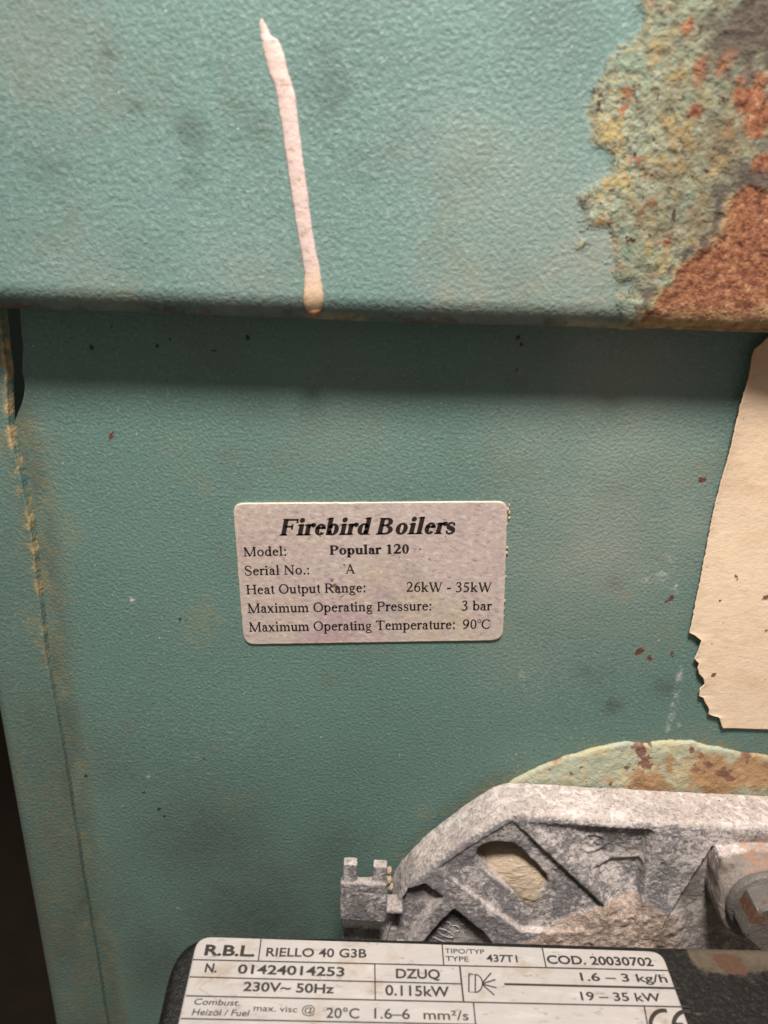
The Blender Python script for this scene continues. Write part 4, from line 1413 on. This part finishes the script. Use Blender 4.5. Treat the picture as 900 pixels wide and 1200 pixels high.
        if ch == 'g':
            s.arc(.22, .305, .165, .15, 0, 360, S * .85, H, 22)
            s.stroke([(.35, .41), (.44, .425)], S * .6)
            s.stroke([(.14, .18), (.09, .11), (.15, .055), (.32, .045)], [H, H, S * .6, S * .7])
            s.arc(.235, -.085, .205, .125, 0, 360, S * .6, H, 22)
            return s.P, .47
        if ch == 'k':
            s.stem(.12, 0, A, 1, 2); s.stroke([(.14, .20), (.38, X - .02)], H); s.stroke([(.22, .27), (.42, 0)], S)
            s.rect(.29, X - .03, .47, X); s.rect(.34, 0, .52, .03)
            return s.P, .51
        if ch == 'x':
            s.stroke([(.09, X), (.38, 0)], S); s.stroke([(.08, 0), (.38, X)], H)
            s.rect(.01, X - .03, .19, X); s.rect(.29, X - .03, .46, X); s.rect(.0, 0, .17, .03); s.rect(.28, 0, .48, .03)
            return s.P, .48
        if ch == ':':
            s.dot(.13, .05); s.dot(.13, .40)
            return s.P, .27
        if ch == '.':
            s.dot(.12, .05)
            return s.P, .24
        if ch == '-':
            s.rect(.03, .20, .30, .20 + S * .8)
            return s.P, .33
        if ch == '\u00b0':
            s.arc(.14, C - .13, .13, .13, 0, 360, .045, .045, 18)
            return s.P, .25
        # figures
        if ch == '0':
            s.arc(.25, C / 2, .21, C / 2 + ov, 0, 360, S * .95, H, 26)
        elif ch == '1':
            s.stem(.27, 0, C + .01, 1, 0); s.stroke([(.11, .56), (.27, C - .02)], H)
        elif ch == '2':
            s.stroke([(.06, .50), (.11, .62), (.23, .665), (.36, .60), (.385, .48), (.32, .34), (.18, .17), (.05, .03)], [H, S * .6, S * .7, S * .9, S, S * .9, S * .6, H])
            s.rect(.04, 0, .43, S * .8); s.stroke([(.43, .04), (.46, .16)], H)
        elif ch == '3':
            s.stroke([(.08, .53), (.14, .63), (.24, .665), (.34, .61), (.355, .50), (.29, .40), (.18, .365)], [H, H * 1.3, S * .6, S * .9, S, S * .7, H])
            s.stroke([(.18, .365), (.31, .33), (.385, .22), (.36, .10), (.26, .01), (.14, .0), (.06, .06)], [H, S * .7, S, S, S * .6, H * 1.4, S * .7])
        elif ch == '5':
            s.stroke([(.14, .62), (.41, .62)], S * .85); s.stroke([(.15, .64), (.10, .37)], H)
            s.stroke([(.10, .37), (.24, .38), (.36, .29), (.375, .17), (.30, .05), (.18, .0), (.06, .05)], [H, S * .8, S * .9, S, S * .8, H * 1.4, S * .7])
        elif ch == '6':
            s.arc(.25, .21, .21, .22, 0, 360, S * .9, H, 24); s.stroke([(.08, .22), (.11, .40), (.22, .58), (.41, .67)], [S * .9, S * .9, S * .7, H])
        elif ch == '9':
            s.arc(.25, C - .21, .21, .22, 0, 360, S * .9, H, 24); s.stroke([(.42, C - .22), (.39, .26), (.28, .08), (.08, -.01)], [S * .9, S * .9, S * .7, H])
        return s.P, .5

    def layout(s, text):
        V, Fc, x = [], [], 0.0
        for ch in text:
            P_, adv = s.glyph(ch)
            for poly in P_:
                Fc.append(list(range(len(V), len(V) + len(poly))))
                V += [(x + a * s.w, b) for a, b in poly]
            x += adv * s.w
        return np.array(V), Fc


ROMAN, BOLD, BLACKF = Face(0.114, 0.062), Face(0.160, 0.070, 1.06), Face(0.172, 0.072, 1.08)

# ------------------------------------------------------------------ foil rating label on the front sheet
YL = -0.00062
sticker = thing('rating_label', 'pinkish silver foil label with black serif printing and rounded corners stuck on the green panel', 'label', tuple(aty(435, 670, -0.0003)))
cor = xz([(272.5, 590), (595, 587.5), (589.5, 750.5), (285.5, 755.5)], YL)
poly = rounded(cor, [0.0030, .0026, .0034, .0034], 8)
# dense sheet so dirt masks can follow the edge
dn = []
for i in range(len(poly)):
    a, b = poly[i], poly[(i + 1) % len(poly)]
    m = max(1, int(np.linalg.norm(b - a) / 0.0007))
    for t in np.arange(m) / m:
        dn.append(a + (b - a) * t)
dn = np.array(dn)
ragged = (fbm(dn[:, 0] * 700, dn[:, 1] * 700, None, 171, 3) - 0.5) * 0.00022
cc = dn.mean(0)
dn = dn + (cc - dn) / np.linalg.norm(cc - dn, axis=1, keepdims=True) * ragged[:, None]
rows = []
fr = [(1.0, 0.0002), (1.0, YL + 0.0002), (0.9965, YL), (0.985, YL)] + [(f_, YL) for f_ in np.linspace(0.97, 0.02, 60)]
for f_, yy in fr:
    p2 = cc + (dn - cc) * f_
    rows.append(stack(p2[:, 0], np.full(len(dn), yy), p2[:, 1]))
V = np.concatenate(rows)
nd = len(dn)
Fq = [[i * nd + k, i * nd + (k + 1) % nd, (i + 1) * nd + (k + 1) % nd, (i + 1) * nd + k] for i in range(len(fr) - 1) for k in range(nd)]
Fq.append([(len(fr) - 1) * nd + k for k in range(nd)])
sd = sdpoly(V[:, 0], V[:, 2], dn)
rim = np.exp(-((sd) / 0.00055) ** 2) * 0.9
blot = splat(V[:, 0], V[:, 2], YL, [(391, 686, 5, .95), (396, 691, 5, .9), (389, 680, 3, .8), (400, 699, 3.5, .7), (462, 640, 2, .6), (452, 654, 3, .6), (457, 664, 2, .5), (341, 752, 3, .6), (486, 749, 3, .6)])
obj('foil_sheet', V, Fq, M_FOIL, sticker, attrs=dict(rim=rim, blot=blot))
k2 = cor[1] - cor[0]
UPL = np.array([-k2[1], 0, k2[0]]) / np.linalg.norm(k2)
ink = Ink(lambda a, b: aty(a, b, YL - INK), UPL)
ink.nrm = np.array([0, -1.0, 0])
for t, face, p0, p1, hh, sh in [
        ('Firebird Boilers', BLACKF, (327.5, 627.6), (533.5, 625.4), 19.4, 0.24),
        ('Model:', ROMAN, (285.5, 652), (335.6, 651), 10.8, 0), ('Popular 120', BOLD, (386.3, 650), (479.3, 648.6), 10.8, 0),
        ('Serial No.:', ROMAN, (287, 674.2), (362.6, 672.8), 10.8, 0), ('A', ROMAN, (405, 672), (416.5, 672), 10.6, 0),
        ('Heat Output Range:', ROMAN, (289, 696.4), (428.4, 693.8), 11.0, 0), ('26kW - 35kW', ROMAN, (476.3, 693.4), (576.5, 693.6), 11.0, 0),
        ('Maximum Operating Pressure:', ROMAN, (290.3, 718.2), (505.6, 715.2), 11.0, 0), ('3 bar', ROMAN, (541, 715.2), (576.5, 715.2), 11.0, 0),
        ('Maximum Operating Temperature:', ROMAN, (292, 740.2), (533, 737), 11.0, 0), ('90\u00b0C', ROMAN, (542.3, 736.9), (575, 736.8), 11.0, 0)]:
    V, Fc = face.layout(t)
    ink.text(V, Fc, p0, p1, hh, 0.66, sh)
obj('printed_text', ink.V, ink.F, M_INK, sticker, smooth=False)
# glue residue along the right edge
Vt, Ft = [], []
rnd = random.Random(4)
for px, py, r in [(595, 597, 1.6), (597, 601, 1.4), (596, 607, 1.2), (594, 614, 1.0), (594, 642, 1.3), (593, 648, 1.1), (592, 668, .9), (592, 676, .9), (591, 690, .8), (591, 704, 1.0), (590, 713, .8), (590, 722, .9), (589, 732, .7), (596, 592, 1.0)]:
    p = aty(px + rnd.uniform(-.8, .8), py, -0.0003)
    b = len(Vt)
    for i in range(5):
        for j in range(8):
            u, vv = pi * i / 4, tau * j / 8
            q = r * 0.00030 * rnd.uniform(.7, 1.3)
            Vt.append((p[0] + q * sin(u) * cos(vv), p[1] + q * sin(u) * sin(vv), p[2] + q * cos(u) * 1.6))
    for i in range(4):
        for j in range(8):
            Ft.append([b + i * 8 + j, b + i * 8 + (j + 1) % 8, b + (i + 1) * 8 + (j + 1) % 8, b + (i + 1) * 8 + j])
obj('glue_residue', Vt, Ft, M_FIB, sticker)

# ------------------------------------------------------------------ torn paper at the right
YPp = -0.0011
le_px = [(897, 391), (884, 404), (879, 408), (877, 413), (873, 441), (862, 478), (850, 537), (837, 587), (825, 653), (807.3, 740.7), (813, 743), (821, 750), (818.6, 758), (815, 767), (812.6, 771),
         (818.6, 776.6), (817, 782), (818.6, 788.6), (824, 794), (825, 801), (820, 806), (818.6, 815), (824, 817), (826.6, 823), (830.6, 830), (830, 836), (836, 838.5), (842.6, 840), (844, 846), (847, 852.8)]
le = xz(le_px, YPp)
zt = ZC + 0.0
rows_z = np.arange(le[-1, 1], le[0, 1], 0.00022)
lx = np.interp(-rows_z, -le[:, 1], le[:, 0]) + (fbm(rows_z * 900, rows_z * 0, None, 181, 3) - 0.5) * 0.0004
us = np.concatenate([np.linspace(0, 0.012, 40), np.linspace(0.013, 0.06, 60)])
X = lx[:, None] + us[None, :] * (1 + 0 * lx[:, None])
xr_ = aty(1010, 600, YPp)[0]
X = np.minimum(X, xr_ + 0.0000001 * us[None, :])
Z = np.repeat(rows_z[:, None], len(us), 1)
tb_ = (rows_z - rows_z[0])[:, None]
Z = Z + np.where(tb_ < 0.0006, (0.00012 * (fbm(X * 500, Z * 0, None, 183, 2) - .5)), 0)
kz = sstep(aty(860, 640, 0)[2], aty(880, 430, 0)[2], Z)
curl = 0.0020 * kz * np.exp(-us[None, :] / 0.006) + 0.0004 * np.exp(-us[None, :] / 0.0015)
Y = YPp - curl - (fbm(X * 60, Z * 60, None, 185, 2) - .5) * 0.0005
top = sstep(aty(880, 500, 0)[2], aty(890, 405, 0)[2], Z)
top_shade = np.maximum(top * 0.75, 0.25 * sstep(aty(880, 640, 0)[2], aty(890, 480, 0)[2], Z))
top_shade = np.maximum(top_shade, splat(X, Z, YPp, [(893, 408, 14, .9), (880, 430, 10, .7)]))
spot = splat(X, Z, YPp, [(862, 677, 4, .95), (864, 680, 3, .8), (897, 701, 6, .95), (897, 738, 4, .9), (843, 704, 2.5, .7), (834, 791, 3.5, .9), (837, 789, 2, .8), (868, 525, 3, .4), (888, 560, 3, .35), (870, 610, 3, .3)])
pp = obj('torn_paper', stack(X, Y, Z), gridfaces(len(rows_z), len(us)), M_PAPER, None, origin=(X.mean(), YPp, rows_z[0]), attrs=dict(brown_shade=top_shade, spot=spot))
sm = pp.modifiers.new('thickness', 'SOLIDIFY')
sm.thickness = 0.0003
sm.offset = 0
tag(pp, 'cream paper with a ragged torn lower corner stuck beside the green panel', 'paper')

# ------------------------------------------------------------------ paint drip on the hood
dr = [(14, 303, 305.5), (18, 302.5, 307.5), (25, 303, 311), (33, 304.3, 314), (40, 305.5, 317), (44, 306, 320), (48, 306.6, 326), (55, 308, 330), (66, 310.5, 334), (80, 314, 337.5), (92, 318.5, 340.5), (104, 322.5, 343),
      (118, 325, 347), (140, 329.2, 350.8), (170, 333.5, 354.5), (200, 337.2, 358), (225, 340.8, 361.2), (252, 345, 365), (280, 349.8, 369.2), (303, 353.8, 373.2), (320, 355.5, 376.5), (335, 355, 379.5), (348, 353.8, 381.2), (357, 354.2, 380.8), (364, 357.3, 378.6), (369, 361.8, 374.8), (373, 366, 371)]
dr = [((a + b) / 2, y_, b - a) for y_, a, b in dr]
# the outline is traced on the left and right so the broken top keeps its step
P_ = []
dr = np.array(dr)
tt = np.linspace(0, len(dr) - 1, 150)
dcx, dcy, dw = (np.interp(tt, np.arange(len(dr)), dr[:, k]) for k in range(3))
nw = 15
Vd, tn, am = [], [], []
for i in range(len(tt)):
    p = aty(dcx[i], dcy[i], YH)
    hw = dw[i] * 0.5 * 0.000193 * (0.94 + 0.09 * (vnoise(np.array([i * .8]), np.array([7.]), None, 29)[0] - .5))
    rot = radians(9)
    below = zedge(p[0]) + RH - p[2]
    ysurf = YH
    if below > 0:
        s_ = min(below, RH * 0.95) / RH
        ysurf = YH + RH - RH * sqrt(max(0, 1 - s_ * s_))
        ysurf = min(ysurf, YH + 0.0012)
    thick = min(0.0007, hw * 0.45) * (1 + 0.9 * sstep(310, 355, dcy[i])) * (1 + 0.12 * (vnoise(np.array([i * .12]), np.array([0.]), None, 9)[0] - .5))
    wobl = (vnoise(np.array([i * .15]), np.array([3.]), None, 19)[0] - .5) * 0.00035
    for j in range(nw):
        u = -1 + 2 * j / (nw - 1)
        prof_ = sqrt(max(0, 1 - u * u)) ** 0.8
        Vd.append((p[0] + u * hw * cos(rot) + wobl, ysurf + 0.0002 - prof_ * thick * 0.9, p[2] + u * hw * sin(rot)))
        t_ = sstep(290, 360, dcy[i])
        tn.append(t_ * 0.85)
        am.append(sstep(359, 367, dcy[i]))
m = len(tt)
Vd = np.array(Vd)
Vback = Vd.reshape(m, nw, 3)[:, [0, -1], :].copy()
Fq = [[i * nw + j, i * nw + j + 1, (i + 1) * nw + j + 1, (i + 1) * nw + j] for i in range(m - 1) for j in range(nw - 1)]
Fq += [[i * nw + nw - 1, i * nw, (i + 1) * nw, (i + 1) * nw + nw - 1] for i in range(m - 1)]
dp = aty(368, 372, YH)
tag(obj('paint_drip', Vd, Fq, M_DRIP, None, origin=dp, attrs=dict(tan=np.array(tn), amber=np.array(am))), 'long pale pinkish cream paint drip run down the green hood to a rounded bead', 'paint drip')

# ------------------------------------------------------------------ dark wall behind, seen past the casing's left edge
V = [(-0.6, 0.24, ZC - 0.6), (0.4, 0.24, ZC - 0.6), (0.4, 0.24, ZC + 0.4), (-0.6, 0.24, ZC + 0.4)]
wl = obj('wall', V, [[0, 1, 2, 3]], M_WALL, None, origin=(0, 0.24, ZC - 0.6), smooth=False)
wl['kind'] = 'structure'
wl['label'] = 'dark wall in shadow behind the boiler'
